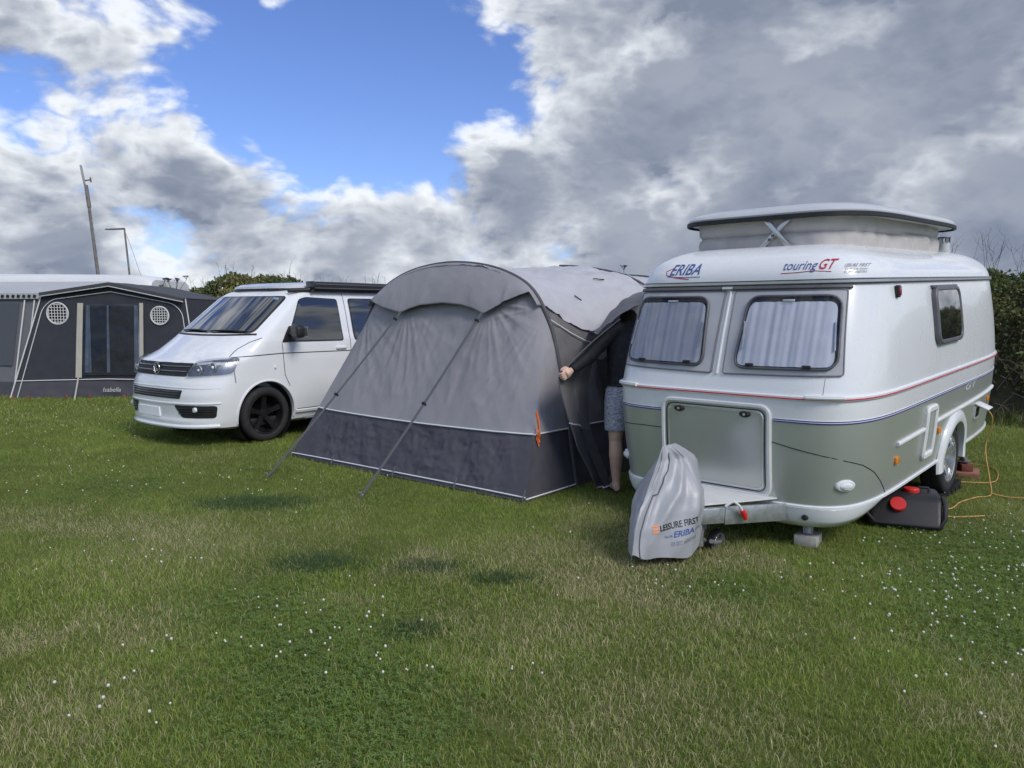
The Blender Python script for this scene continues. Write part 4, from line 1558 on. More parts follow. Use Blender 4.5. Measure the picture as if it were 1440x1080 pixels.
    # wind-out awning case on the roof side
    aw = MB().add(loft([[Vector((x, y, z)) for y, z in ((.735, 1.845), (.865, 1.845), (.885, 1.87), (.885, 1.935), (.86, 1.965), (.76, 1.97), (.735, 1.95))] for x in (-.80, -3.40)], cap0=True, cap1=True)).build('awning_case', M_['black_plastic'], van)
    for z in (1.88, 1.93):
        MB().add(strip([Vector((-.81, .886, z)), Vector((-3.39, .886, z))], [Vector((0, 1, 0))] * 2, .012, .006)).build('case_trim', M_['seal_grey'], aw)
    MB().add(box((-.79, .81, 1.905), (.03, .155, .13), .012)).build('end_cap', M_['black_gloss'], aw)
    MB().add(tube([(-.50, .74, 1.845), (-.75, .785, 1.855), (-.80, .80, 1.87)], .03, 10)).build('awning_rail', M_['black_plastic'], aw)
    MB().add(box((-1.6, 0, .24), (4.5, 1.62, .10), .02)).build('underbody', M_['black_plastic'], van)
    MB().add(box((-1.5, .90, .235), (1.9, .11, .025), .010)).build('side_step', M_['galv'], van)
    return van


build_van()
# ------------------------------------------------------------ the grey drive-away tent
TO = Vector((-1.155, 7.295, 0))
TROT = math.atan2(-.63, .777)
TM = Matrix.Translation(TO) @ Matrix.Rotation(TROT, 4, 'Z')
TI = TM.inverted()


def wrinkle(p, amp, sx=3.0, sz=.8, seed=0.0):
    q = Vector((p.x * sx + seed, p.y * sx - seed, p.z * sz))
    return amp * (.8 * noise.noise(q) + .9 * (.25 - abs(noise.noise(q * 1.9 + Vector((5, 1, 3))))) + .5 * (.25 - abs(noise.noise(q * 4.3 + Vector((2, 7, 1))))))


def cloth(name, fn, nu, nv, m_, parent, amp=.012, out=Vector((0, -1, .35)), sx=3.0, sz=.8, seed=0.0, edge=True):
    out = out.normalized()
    v, f = [], []
    for j in range(nv + 1):
        for i in range(nu + 1):
            u, t = i / nu, j / nv
            p = fn(u, t)
            k = min(1, 6 * min(u, 1 - u, t, 1 - t) + .05) if edge else 1
            v.append(p + out * wrinkle(p, amp, sx, sz, seed) * k)
    for j in range(nv):
        for i in range(nu):
            a = j * (nu + 1) + i
            f.append([a, a + 1, a + nu + 2, a + nu + 1])
    return obj(name, v, f, m_, parent, True, 80)


def build_tent():
    tent = thing('drive_away_tent', 'grey drive-away awning tent with charcoal base band beside the camper van', 'tent', TO, (0, 0, TROT))
    half = [(1.63, 0.0), (1.56, .35), (1.48, .75), (1.37, 1.19), (1.26, 1.50), (1.06, 1.78), (.78, 1.935), (.42, 2.03), (0, 2.065)]
    prof = [Vector((-x, z, 0)) for x, z in half] + [Vector((x, z, 0)) for x, z in half[-2::-1]]
    prof = smooth_path(prof, 8)
    L = [0]
    for a, b in zip(prof[:-1], prof[1:]):
        L.append(L[-1] + (b - a).length)
    L = [q / L[-1] for q in L]
    px, pz = [p.x for p in prof], [p.y for p in prof]

    def arch(s, y=.75, lean=.045, k=1.0):
        z = float(np.interp(s, L, pz)) * k
        return Vector((float(np.interp(s, L, px)), y + lean * z, z))
    # parameter of the shoulders (z = 1.5)
    sl = next(q for q, z in zip(L, pz) if z >= 1.48)
    sr = 1 - sl
    TG, TD, TR_ = M_['tent_grey'], M_['tent_dark'], M_['tent_roof']
    zb = .52

    def front(u, t):
        b = Vector((-1.63 + 3.26 * u, -.02 * math.sin(math.pi * u), .012))
        p = arch(sl + (sr - sl) * u)
        q = b.lerp(p, t)
        # the sheet sags a little between base and arch
        q += Vector((0, .05, -.03)) * math.sin(math.pi * t) * math.sin(math.pi * u)
        return q

    def tb(u):
        return zb / arch(sl + (sr - sl) * u).z
    flat_front = front

    def front(u, t, f0=flat_front):
        # tension creases run out straight from the strap points and the corners
        p = f0(u, t)
        h = 0.0
        for (gx, gz, k, w, fr) in ((-.50, 1.66, .009, 1.2, 4.5), (.62, 1.66, .010, 1.2, 4.5), (1.63, -.1, .010, 1.0, 5.0), (-1.63, -.1, .010, 1.0, 5.0), (1.25, 1.6, .010, .9, 5.0), (-1.25, 1.6, .010, .9, 5.0)):
            dx, dz = p.x - gx, p.z - gz
            r = math.hypot(dx, dz)
            a_ = math.atan2(dx, abs(dz) + .02)
            cr = .6 - 2.2 * abs(noise.noise((a_ * fr, gx * 3.1, .9 * r))) + .5 * noise.noise((a_ * fr * 2.7, gx * 5.3, 1.6 * r))
            h += k * cr * min(1, r / .25) * math.exp(-(r / w) ** 2)
        e_ = min(1, 8 * min(u, 1 - u)) * min(1, 8 * max(0, 1 - t)) * min(1, 6 * t)
        return p + Vector((0, -.93, .37)) * h * e_
    cloth('front_panel', lambda u, t: front(u, tb(u) + (1 - tb(u)) * t), 220, 120, TG, tent, .014, sx=2.6, sz=.7)
    cloth('front_base_band', lambda u, t: front(u, tb(u) * t), 200, 44, TD, tent, .030, sx=4.5, sz=3.5, seed=4)

    def corner(s, t):
        return front(1.0 if s > 0 else 0.0, t)

    def side(s):
        def fn(u, t):
            c = corner(s, t)
            z = c.z
            k = next(i for i, q in enumerate(pz) if q >= z)
            ss = L[k] if s < 0 else 1 - L[k]
            # exact leg position at that height
            w = (z - pz[k - 1]) / max(1e-6, pz[k] - pz[k - 1]) if k else 0
            x = (px[k - 1] + (px[k] - px[k - 1]) * w) if k else px[0]
            a = Vector((-x * s, .75 + .045 * z, z))
            return c.lerp(a, u)
        return fn
    for s in (1, -1):
        fn = side(s)
        o = Vector((s, -.3, .1))
        tz = zb / 1.5
        cloth('side_panel', lambda u, t: fn(u, tz + (1 - tz) * t), 30, 60, TG, tent, .012, o, 5, 1, 2)
        cloth('side_base_band', lambda u, t: fn(u, tz * t), 30, 24, TD, tent, .012, o, 5, 2, 2)
        # piping along base and band
        MB().add(tube([fn(k / 14, tz) + o * .006 for k in range(15)], .0075, 6)).build('piping', M_['piping'], tent)
        MB().add(tube([fn(k / 14, 0.012) + o * .006 for k in range(15)], .0065, 6)).build('piping', M_['piping'], tent)
    MB().add(tube([front(k / 60, tb(k / 60)) + Vector((0, -.012, .004)) for k in range(61)], .008, 6)).build('piping', M_['piping'], tent)
    MB().add(tube([front(k / 60, .02) + Vector((0, -.010, .003)) for k in range(61)], .0065, 6)).build('piping', M_['piping'], tent)
    # arch sleeve
    MB().add(tube([arch(k / 90) + Vector((0, .0, .012)) for k in range(91)], .021, 10)).build('arch_sleeve', mat('sleeve_grey', (.075, .077, .085), .7, var=.1), tent)

    # rain hood with scalloped lower edge
    hx = [-1.24, -1.05, -.78, -.50, -.36, -.20, .06, .32, .48, .62, .85, 1.05, 1.24]
    hz = [1.70, 1.665, 1.60, 1.555, 1.60, 1.635, 1.655, 1.635, 1.60, 1.545, 1.66, 1.73, 1.79]

    def hood(u, t):
        top = arch(sl + (sr - sl) * (.05 + .90 * u))
        ze = float(np.interp(top.x, hx, hz))
        ze = min(ze, top.z - .02)
        low = front(.05 + .90 * u, ze / top.z)
        # find the panel point below the hood at that height
        q = low.lerp(top + Vector((0, -.02, .015)), t)
        return q + Vector((0, -.075, .03)) * math.sin(math.pi * min(1, (1 - t) * 1.02) * .5)
    ho = cloth('rain_hood', hood, 110, 26, TG, tent, .008, sx=3, sz=1.5, seed=7)
    sm = ho.modifiers.new('s', 'SOLIDIFY'); sm.thickness = .004
    # guy straps
    def on_hood(x):
        u = min(max((x + 1.2) / 2.4, 0), 1)
        lo, hi = 0.0, 1.0
        for _ in range(30):
            m0 = (lo + hi) / 2
            if hood(m0, 0).x < x: lo = m0
            else: hi = m0
        return hood(lo, 0)
    for x, g in ((-.50, Vector((-2.35, 7.24, 0))), (.62, Vector((-1.30, 6.46, 0)))):
        a = on_hood(x)
        b = TI @ g
        P = [a.lerp(b, k / 24) - Vector((0, 0, .03)) * math.sin(math.pi * k / 24) for k in range(25)]
        N = [Vector((0, -.6, .8))] * 25
        st = MB().add(strip(P, N, .030, .004, sink=.003)).build('guy_strap', M_['webbing'], tent)
        for q in (.06, .50):
            c = P[int(q * 24)]
            MB().add(box(c, (.035, .04, .02), .004, Matrix.Rotation(R(-45), 3, 'X'))).build('buckle', M_['black_plastic'], st)
        MB().add(tube([b + Vector((.0, .01, .05)), b + Vector((0, .02, -.05))], .005, 6)).add(tube([b + Vector((-.02, 0, .045)), b + Vector((.02, .0, .05))], .005, 6)).build('peg', M_['galv'], st)
    # base pegs
    for u in (.0, .235, .52, .765, 1.0):
        p = front(u, 0.0) + Vector((0, -.02, .0))
        MB().add(tube([p + Vector((0, .02, .10)), p + Vector((0, -.015, .03)), p + Vector((0, -.03, .0))], .007, 6)).add(tube([p + Vector((-.015, -.03, .03)), p + Vector((.012, -.035, .035)), p + Vector((.0, -.03, -.04))], .005, 6)).build('base_peg', M_['webbing'], tent)
    # orange guy line bundled on the right-hand corner
    c = front(.985, .40) + Vector((.06, -.02, .10))
    pts = [c + Vector((0, 0, .0)), c + Vector((.012, -.004, -.06)), c + Vector((.03, -.006, -.13)), c + Vector((.028, -.02, -.16)), c + Vector((.05, -.015, -.20)), c + Vector((.030, -.02, -.235)), c + Vector((.055, -.02, -.255)), c + Vector((.028, -.015, -.19)), c + Vector((.06, -.02, -.17)), c + Vector((.035, -.02, -.25)), c + Vector((.05, -.02, -.29))]
    MB().add(tube(smooth_path(pts, 5), .005, 6)).add(tube(smooth_path([c + Vector((.005, 0, .01)), c + Vector((.04, -.01, -.09)), c + Vector((.05, -.02, -.18)), c + Vector((.02, -.02, -.22)), c + Vector((.045, -.02, -.27))], 5), .005, 6)).build('orange_guy_line', M_['orange_rope'], tent)

    # tunnel roof behind the arch; its right-hand eave hangs slack
    EV = [.79, .95, 1.15, 1.32, 1.50, 1.68, 1.85, 2.05, 2.2, 2.45, 2.75, 3.4, 4.3]
    EU = [1.14, 1.185, 1.257, 1.31, 1.356, 1.37, 1.373, 1.39, 1.41, 1.40, 1.38, 1.38, 1.36]
    EZ = [1.70, 1.61, 1.49, 1.41, 1.36, 1.44, 1.57, 1.65, 1.69, 1.70, 1.69, 1.66, 1.62]

    def eave(v):
        return Vector((float(np.interp(v, EV, EU)), v, float(np.interp(v, EV, EZ))))

    def ridge(v):
        return Vector((0, v, float(np.interp(v, [.8, 1.2, 1.8, 2.4, 2.75, 3.1, 3.6, 4.1, 4.3], [2.055, 2.05, 2.05, 2.09, 2.13, 2.06, 2.02, 2.05, 2.07]))))

    def roof_r(u, t):
        v = .80 + 3.5 * t
        e, r = eave(v), ridge(v)
        c = Vector((e.x * .74, v, r.z - .02 - .10 * (1.7 - min(1.7, e.z))))
        q = r * (1 - u) ** 2 + c * 2 * u * (1 - u) + e * u * u
        # slack folds run from the ridge down to the sagging eave
        f_ = .028 * u * (1 - u) * 4 * noise.noise((v * 4.5, u * 1.6, 2.0)) + .02 * u * noise.noise((v * 11, u * 2.5, 5.0))
        return q + Vector((0, 0, f_))
    cloth('tunnel_roof', roof_r, 60, 130, TR_, tent, .034, Vector((.4, 0, 1)), 3, 3, 9, False)

    def roof_l(u, t):
        v = .80 + 3.5 * t
        p = arch(.5 - .5 * u, v, 0, ridge(v).z / 2.065)
        return p
    cloth('tunnel_side', roof_l, 60, 60, TG, tent, .012, Vector((-1, 0, .3)), 3, 2, 11, False)

    def wall_r(u, t):
        v = .80 + 3.5 * u
        e = eave(v) + Vector((-.02, 0, -.01))
        b = Vector((1.63, v, .01))
        q = b.lerp(e, t)
        return q
    def split(lo, hi):
        def fn(u, t):
            v = .80 + 3.5 * u
            k = .52 / eave(v).z
            return wall_r(u, lo * k + ((hi if hi == 1 else hi * k) - lo * k) * t)
        return fn
    cloth('tunnel_wall', split(1, 1), 110, 50, M_['tent_flap'], tent, .020, Vector((1, 0, .1)), 5, 1.5, 13, False)  # closed wall; its dark cloth colour also stands in for the shaded inside
    cloth('tunnel_base_band', split(0, 1.0001), 110, 24, TD, tent, .016, Vector((1, 0, .1)), 5, 2, 13, False)
    ow = Vector((.02, 0, .004))
    MB().add(tube([split(1, 1)(k / 80, 0) + ow for k in range(81)], .007, 6)).build('piping', M_['piping'], tent)
    MB().add(tube([wall_r(k / 80 * .30, .93) + Vector((.025, 0, .0)) for k in range(4, 78)], .0055, 6)).build('piping', M_['piping'], tent)
    # mesh window, coloured black to show the unlit tent inside as well
    def mesh(u, t):
        v0, v1 = 1.42, 2.3
        return wall_r((v0 - .8 + (v1 - v0) * u) / 3.5, .42 + .40 * t) + Vector((.022, 0, 0))
    cloth('mesh_and_inside_shade', mesh, 30, 20, M_['mesh_dark'], tent, .006, Vector((1, 0, 0)), 4, 2, 3)
    cloth('back_wall', lambda u, t: Vector((arch(u, 4.3, 0, .965).x * .98, 4.29, arch(u, 4.3, 0, .965).z * t)), 60, 20, TG, tent, .01, Vector((0, 1, 0)), 3, 2, 3)
    # dark seams and toggles on the roof
    for (u, v, du, dv) in ((.66, 1.55, .06, .03), (.56, 2.05, .05, .10)):
        P = [roof_r(u + du * k / 6, (v + dv * k / 6 - .8) / 3.5) + Vector((0, 0, .012)) for k in range(7)]
        MB().add(tube(P, .006, 6)).build('toggle_cord', M_['black_rubber'], tent)
    for v in (2.75, 4.28):
        P = [roof_r(k / 40, (v - .8) / 3.5) + Vector((0, 0, .006)) for k in range(41)]
        MB().add(tube(P, .012, 6)).build('roof_seam', M_['webbing'], tent)

    # door flap pulled aside by the person (left edge, right edge in world space)
    FL = [Vector(p) for p in [(.94, 6.72, 1.52), (.67, 6.60, 1.31), (.45, 6.45, 1.11), (.395, 6.44, 1.00), (.475, 6.49, .70), (.575, 6.54, .41), (.69, 6.60, .17), (.76, 6.68, .02)]]
    FR = [Vector(p) for p in [(1.00, 6.98, 1.50), (.79, 6.98, 1.24), (.70, 6.95, 1.0), (.69, 6.93, .80), (.71, 6.93, .55), (.78, 6.90, .36), (.86, 6.84, .16), (.91, 6.76, .02)]]
    fl, fr_ = smooth_path(FL, 6), smooth_path(FR, 6)

    def pick(P, t):
        q = t * (len(P) - 1); i = min(int(q), len(P) - 2)
        return P[i].lerp(P[i + 1], q - i)

    def flap(u, t):
        a, b = TI @ pick(fl, t), TI @ pick(fr_, t)
        q = a.lerp(b, u)
        fold = .050 * math.sin(u * 9 + t * 3) * math.sin(math.pi * u) + .02 * noise.noise((u * 7, t * 9, 1.0)) + .012 * noise.noise((u * 16, t * 22, 4.0))
        return q + Vector((.35, -.9, 0)).normalized() * fold
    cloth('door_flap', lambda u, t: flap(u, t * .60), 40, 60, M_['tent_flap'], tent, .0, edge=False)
    cloth('door_flap_band', lambda u, t: flap(u, .60 + t * .40), 40, 40, TD, tent, .0, edge=False)
    MB().add(tube([flap(.0, k / 40) for k in range(41)], .006, 6)).build('flap_binding', M_['webbing'], tent)
    MB().add(tube([flap(k / 30 * .45, .60) + Vector((.0, -.006, .0)) for k in range(31)], .0075, 6)).build('piping', M_['piping'], tent)
    MB().add(tube([flap(k / 30, .985) + Vector((.0, -.008, .004)) for k in range(31)], .0065, 6)).build('piping', M_['piping'], tent)

    # upper door cloth lying over the person's head and shoulders
    FE = [Vector(p) for p in [(.78, 6.93, 1.40), (.84, 6.78, 1.475), (.95, 6.72, 1.565), (1.08, 6.74, 1.635), (1.22, 6.80, 1.67), (1.36, 6.90, 1.67)]]
    fe = smooth_path(FE, 6)

    def drape(u, t):
        v = 1.40 + .95 * t
        a = eave(v) + Vector((.0, 0, .012))
        b = TI @ pick(fe, t)
        q = a.lerp(b, u)
        return q + Vector((0, 0, .10 * min(1, t * 3.5) * math.sin(math.pi * u) + .018 * noise.noise((u * 5, t * 9, 7.0))))
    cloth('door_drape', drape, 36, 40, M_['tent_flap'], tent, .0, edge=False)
    return tent


build_tent()


# ------------------------------------------------------------ the person holding the flap
def ell_ring(c, rx, ry, N=20, ax=None, twist=0.0):
    """ellipse round point c in the plane normal to ax"""
    ax = (ax or Vector((0, 0, 1))).normalized()
    q = Vector((0, 0, 1)).rotation_difference(ax)
    return [Vector(c) + q @ Vector((rx * math.cos(2 * math.pi * k / N + twist), ry * math.sin(2 * math.pi * k / N + twist), 0)) for k in range(N)]


def limb(pts, rad, N=16):
    return tube(smooth_path(pts, 4), [r for r in np.interp(np.linspace(0, len(rad) - 1, 4 * (len(rad) - 1) + 1), range(len(rad)), rad)], N)


def remesh(o, size, it=4):
    m1 = o.modifiers.new('r', 'REMESH'); m1.mode = 'VOXEL'; m1.voxel_size = size; m1.use_smooth_shade = True
    m2 = o.modifiers.new('s', 'SMOOTH'); m2.iterations = it; m2.factor = .5


def build_person():
    per = thing('person', 'person in black jacket and grey shorts holding back the tent door flap', 'person', (1.0, 6.68, 0))
    o0 = Vector((1.0, 6.68, 0))
    V = lambda x, y, z: Vector((x, y, z)) - o0
    skin = mat('skin', (.64, .43, .33), .55, var=.10, vscale=9, bump=.05, bscale=60)
    b = MB()
    # legs: hip, thigh, knee, calf, ankle
    for (hip, knee, ank, toe) in ((V(.915, 6.67, .88), V(.90, 6.615, .47), V(.915, 6.645, .085), V(.895, 6.80, .03)), (V(1.10, 6.70, .88), V(1.13, 6.74, .47), V(1.14, 6.82, .085), V(1.15, 6.97, .03))):
        calf = knee.lerp(ank, .33) + Vector((0, -.018, 0))
        b.add(limb([hip, hip.lerp(knee, .5) + Vector((0, .01, 0)), knee + Vector((0, .0, .05)), knee, calf, knee.lerp(ank, .7), ank + Vector((0, 0, .03)), ank + Vector((0, 0, -.03))], [.095, .082, .062, .056, .061, .046, .036, .038]))
        b.add(limb([ank + Vector((0, -.035, -.035)), ank + Vector((0, .03, -.03)), ank.lerp(toe, .6) + Vector((0, 0, -.01)), toe + Vector((0, .02, 0))], [.030, .036, .034, .022]))
        for k in range(5):
            b.add(limb([toe + Vector((-.03 + .015 * k, .0, -.002)), toe + Vector((-.034 + .017 * k, .045 - .007 * abs(k - 1), -.006))], [.011, .009], 10))
    # trunk and neck
    cen = [(V(1.005, 6.69, .86), .155, .105), (V(1.005, 6.70, .98), .140, .095), (V(1.01, 6.74, 1.12), .145, .10), (V(1.02, 6.79, 1.28), .165, .11), (V(1.03, 6.84, 1.40), .165, .10), (V(1.04, 6.88, 1.44), .10, .075), (V(1.05, 6.93, 1.465), .058, .06), (V(1.06, 6.98, 1.485), .056, .058)]
    b.add(loft([ell_ring(c, rx, ry) for c, rx, ry in cen], cap0=True, cap1=True))
    # head tipped forward: skull, jaw, nose, ears
    hd = V(1.07, 7.08, 1.485)
    ax = Vector((.03, .62, -.12)).normalized()      # the way the face looks
    upv = Vector((0, .35, .94)).normalized()
    def head_ring(t, rx, ry, off):
        return ell_ring(hd + upv * t + ax * off, rx, ry, 24, upv)
    b.add(loft([head_ring(-.12, .030, .035, .045), head_ring(-.10, .050, .060, .035), head_ring(-.06, .066, .082, .015), head_ring(0, .076, .095, 0), head_ring(.05, .076, .096, -.005), head_ring(.085, .060, .075, -.008), head_ring(.105, .03, .04, -.01)], cap0=True, cap1=True))
    b.add(limb([hd + ax * .085 + upv * .015, hd + ax * .108 - upv * .03, hd + ax * .095 - upv * .04], [.010, .014, .010], 10))
    for s in (-1, 1):
        e = hd + Vector((s * .078, 0, 0)) - upv * .01
        b.add(limb([e + upv * .03, e + Vector((s * .012, 0, 0)), e - upv * .03], [.010, .014, .008], 10))
        b.add(limb([hd + ax * .088 + Vector((s * .022, 0, 0)) + upv * .012, hd + ax * .086 + Vector((s * .042, 0, 0)) + upv * .010], [.010, .008], 8))
    b.add(limb([hd + ax * .088 - upv * .066 + Vector((-.022, 0, 0)), hd + ax * .094 - upv * .066, hd + ax * .088 - upv * .066 + Vector((.022, 0, 0))], [.006, .009, .006], 8))
    # arms
    Ls, Le, Lw = V(.885, 6.77, 1.415), V(.675, 6.625, 1.205), V(.505, 6.485, 1.095)
    Rs, Re, Rw = V(1.18, 6.87, 1.42), V(1.25, 7.00, 1.18), V(1.16, 7.20, 1.16)
    for (s_, e_, w_) in ((Ls, Le, Lw), (Rs, Re, Rw)):
        b.add(limb([s_ + (Vector((1.03, 6.84, 1.41)) - o0 - s_) * .4, s_, s_.lerp(e_, .5), e_, e_.lerp(w_, .4), w_], [.06, .056, .047, .040, .040, .027]))
    # left hand: palm, four fingers curled round the cloth edge, thumb from the side
    d = (Lw - Le).normalized()
    side_ = Vector((0, 0, 1)) - d * d.z
    side_.normalize()
    back = d.cross(side_).normalized()
    if back.y > 0:
        back = -back
    pc = Lw + d * .045
    b.add(limb([Lw - d * .01, Lw + d * .02, pc, pc + d * .035], [.026, .029, .033, .030]))
    b.add(limb([pc - side_ * .02 - d * .01, pc - side_ * .022 + d * .035], [.022, .020]))
    b.add(limb([pc + side_ * .02 - d * .01, pc + side_ * .022 + d * .035], [.022, .020]))
    for k, ln in enumerate((.9, 1.0, .95, .75)):
        r0 = pc + d * .040 + side_ * (.030 - .020 * k)
        p1 = r0 + d * .034 * ln + back * .004
        p2 = p1 + (d * .2 - back * .9 - side_ * .1).normalized() * .026 * ln
        p3 = p2 + (-d * .8 - back * .5).normalized() * .022 * ln
        b.add(limb([r0 - d * .012, r0, p1, p2, p3], [.010, .0098, .0092, .0085, .007], 10))
    t0 = pc + side_ * .028 - d * .012
    b.add(limb([t0, t0 + side_ * .022 + d * .018 - back * .008, t0 + side_ * .022 + d * .045 - back * .022, t0 + side_ * .012 + d * .062 - back * .03], [.014, .0125, .011, .0085], 10))
    # right hand
    d2 = (Rw - Re).normalized()
    b.add(limb([Rw - d2 * .01, Rw + d2 * .04, Rw + d2 * .08], [.026, .036, .032]))
    for k in range(4):
        r0 = Rw + d2 * .08 + Vector((0, 0, .030 - .02 * k))
        b.add(limb([r0, r0 + d2 * .04, r0 + d2 * .065 + Vector((-.02, 0, 0))], [.0098, .009, .007], 10))
    b.add(limb([Rw + d2 * .03 + Vector((0, 0, .03)), Rw + d2 * .05 + Vector((0, 0, .055)), Rw + d2 * .08 + Vector((-.01, 0, .06))], [.014, .0115, .009], 10))
    body = b.build('body', skin, per)
    remesh(body, .0055, 3)
    # hair
    h = MB().add(loft([ell_ring(hd + upv * t + ax * o_, rx, ry, 24, upv) for t, rx, ry, o_ in ((-.03, .070, .070, -.035), (0, .083, .095, -.014), (.05, .084, .100, -.010), (.09, .068, .082, -.012), (.115, .03, .04, -.014))], cap0=True, cap1=True))
    remesh(h.build('hair', mat('dark_hair', (.03, .022, .016), .7, bump=.5, bscale=80), per), .008, 2)
    # jacket
    jm = mat('black_softshell', (.009, .010, .014), .8, var=.2, vscale=8, bump=.35, bscale=16)
    j = MB()
    jc = [(V(1.003, 6.69, .945), .175, .128), (V(1.005, 6.70, 1.00), .172, .125), (V(1.01, 6.735, 1.12), .172, .128), (V(1.02, 6.79, 1.28), .188, .132), (V(1.03, 6.84, 1.40), .185, .118), (V(1.04, 6.88, 1.465), .12, .09), (V(1.05, 6.915, 1.505), .072, .072)]
    j.add(loft([ell_ring(c, rx, ry) for c, rx, ry in jc], cap0=True, cap1=True))
    for (s_, e_, w_) in ((Ls, Le, Lw), (Rs, Re, Rw)):
        c0 = Vector((1.03, 6.84, 1.40)) - o0
        j.add(limb([s_ + (c0 - s_) * .5, s_, s_.lerp(e_, .35), s_.lerp(e_, .75), e_, e_.lerp(w_, .35), e_.lerp(w_, .7), w_ + (w_ - e_).normalized() * .005], [.085, .078, .066, .060, .059, .053, .046, .041]))
    jo = j.build('jacket', jm, per)
    remesh(jo, .010, 3)
    md = jo.modifiers.new('d', 'DISPLACE')
    tx = bpy.data.textures.new('jacket_creases', 'CLOUDS'); tx.noise_scale = .07
    md.texture = tx; md.strength = .016; md.mid_level = .5
    MB().add(tube([c for c in ell_ring(V(1.003, 6.69, .952), .176, .129, 40)], .010, 8, True)).build('jacket_hem', M_['black_rubber'], jo)
    # shorts
    sm_ = bpy.data.materials.new('grey_marl')
    sm_.use_nodes = True
    g = NG(sm_.node_tree)
    tc = g.n('ShaderNodeTexCoord').outputs['Object']
    nz = g.noise(g.vm('MULTIPLY', tc, (40, 40, 160)), 1.0, 4, .7)
    bs = sm_.node_tree.nodes['Principled BSDF']
    g.put(bs.inputs['Base Color'], g.mix(g.ss(nz, .36, .64), (.17, .195, .26), (.56, .59, .67)))
    bs.inputs['Roughness'].default_value = .9
    s = MB()
    s.add(loft([ell_ring(V(1.005, 6.685, z), rx, ry, 28) for z, rx, ry in ((.74, .175, .120), (.80, .190, .130), (.87, .186, .130), (.94, .168, .118), (.965, .160, .112))], cap0=True, cap1=True))
    for (hip, knee) in ((V(.915, 6.67, .88), V(.90, 6.615, .47)), (V(1.10, 6.70, .88), V(1.13, 6.74, .47))):
        rr = [(hip.lerp(knee, t), r) for t, r in ((-.1, .10), (.2, .108), (.5, .104), (.78, .100))]
        s.add(loft([ell_ring(c, r, r * 1.02, 24) for c, r in rr], cap0=True, cap1=True))
    so = s.build('shorts', sm_, per)
    remesh(so, .011, 2)
    # dark sandals
    for (ank, toe) in ((V(.915, 6.645, .085), V(.895, 6.80, .03)), (V(1.14, 6.82, .085), V(1.15, 6.97, .03))):
        c = ank.lerp(toe, .5); c.z = 0
        sh = MB().add(loft([[Vector((c.x + w * math.copysign(abs(math.cos(t)) ** .8, math.cos(t)), c.y + .14 * math.sin(t), z)) for t in [2 * math.pi * k / 24 for k in range(24)]] for z, w in ((.0, .044), (.012, .047), (.022, .045))], cap0=True, cap1=True)).build('sandal', M_['black_rubber'], per)
        MB().add(tube([Vector((c.x - .045, c.y + .03, .02)), Vector((c.x - .03, c.y + .035, .065)), Vector((c.x + .03, c.y + .035, .065)), Vector((c.x + .045, c.y + .03, .02))], .010, 8)).build('strap', M_['black_rubber'], sh)


build_person()


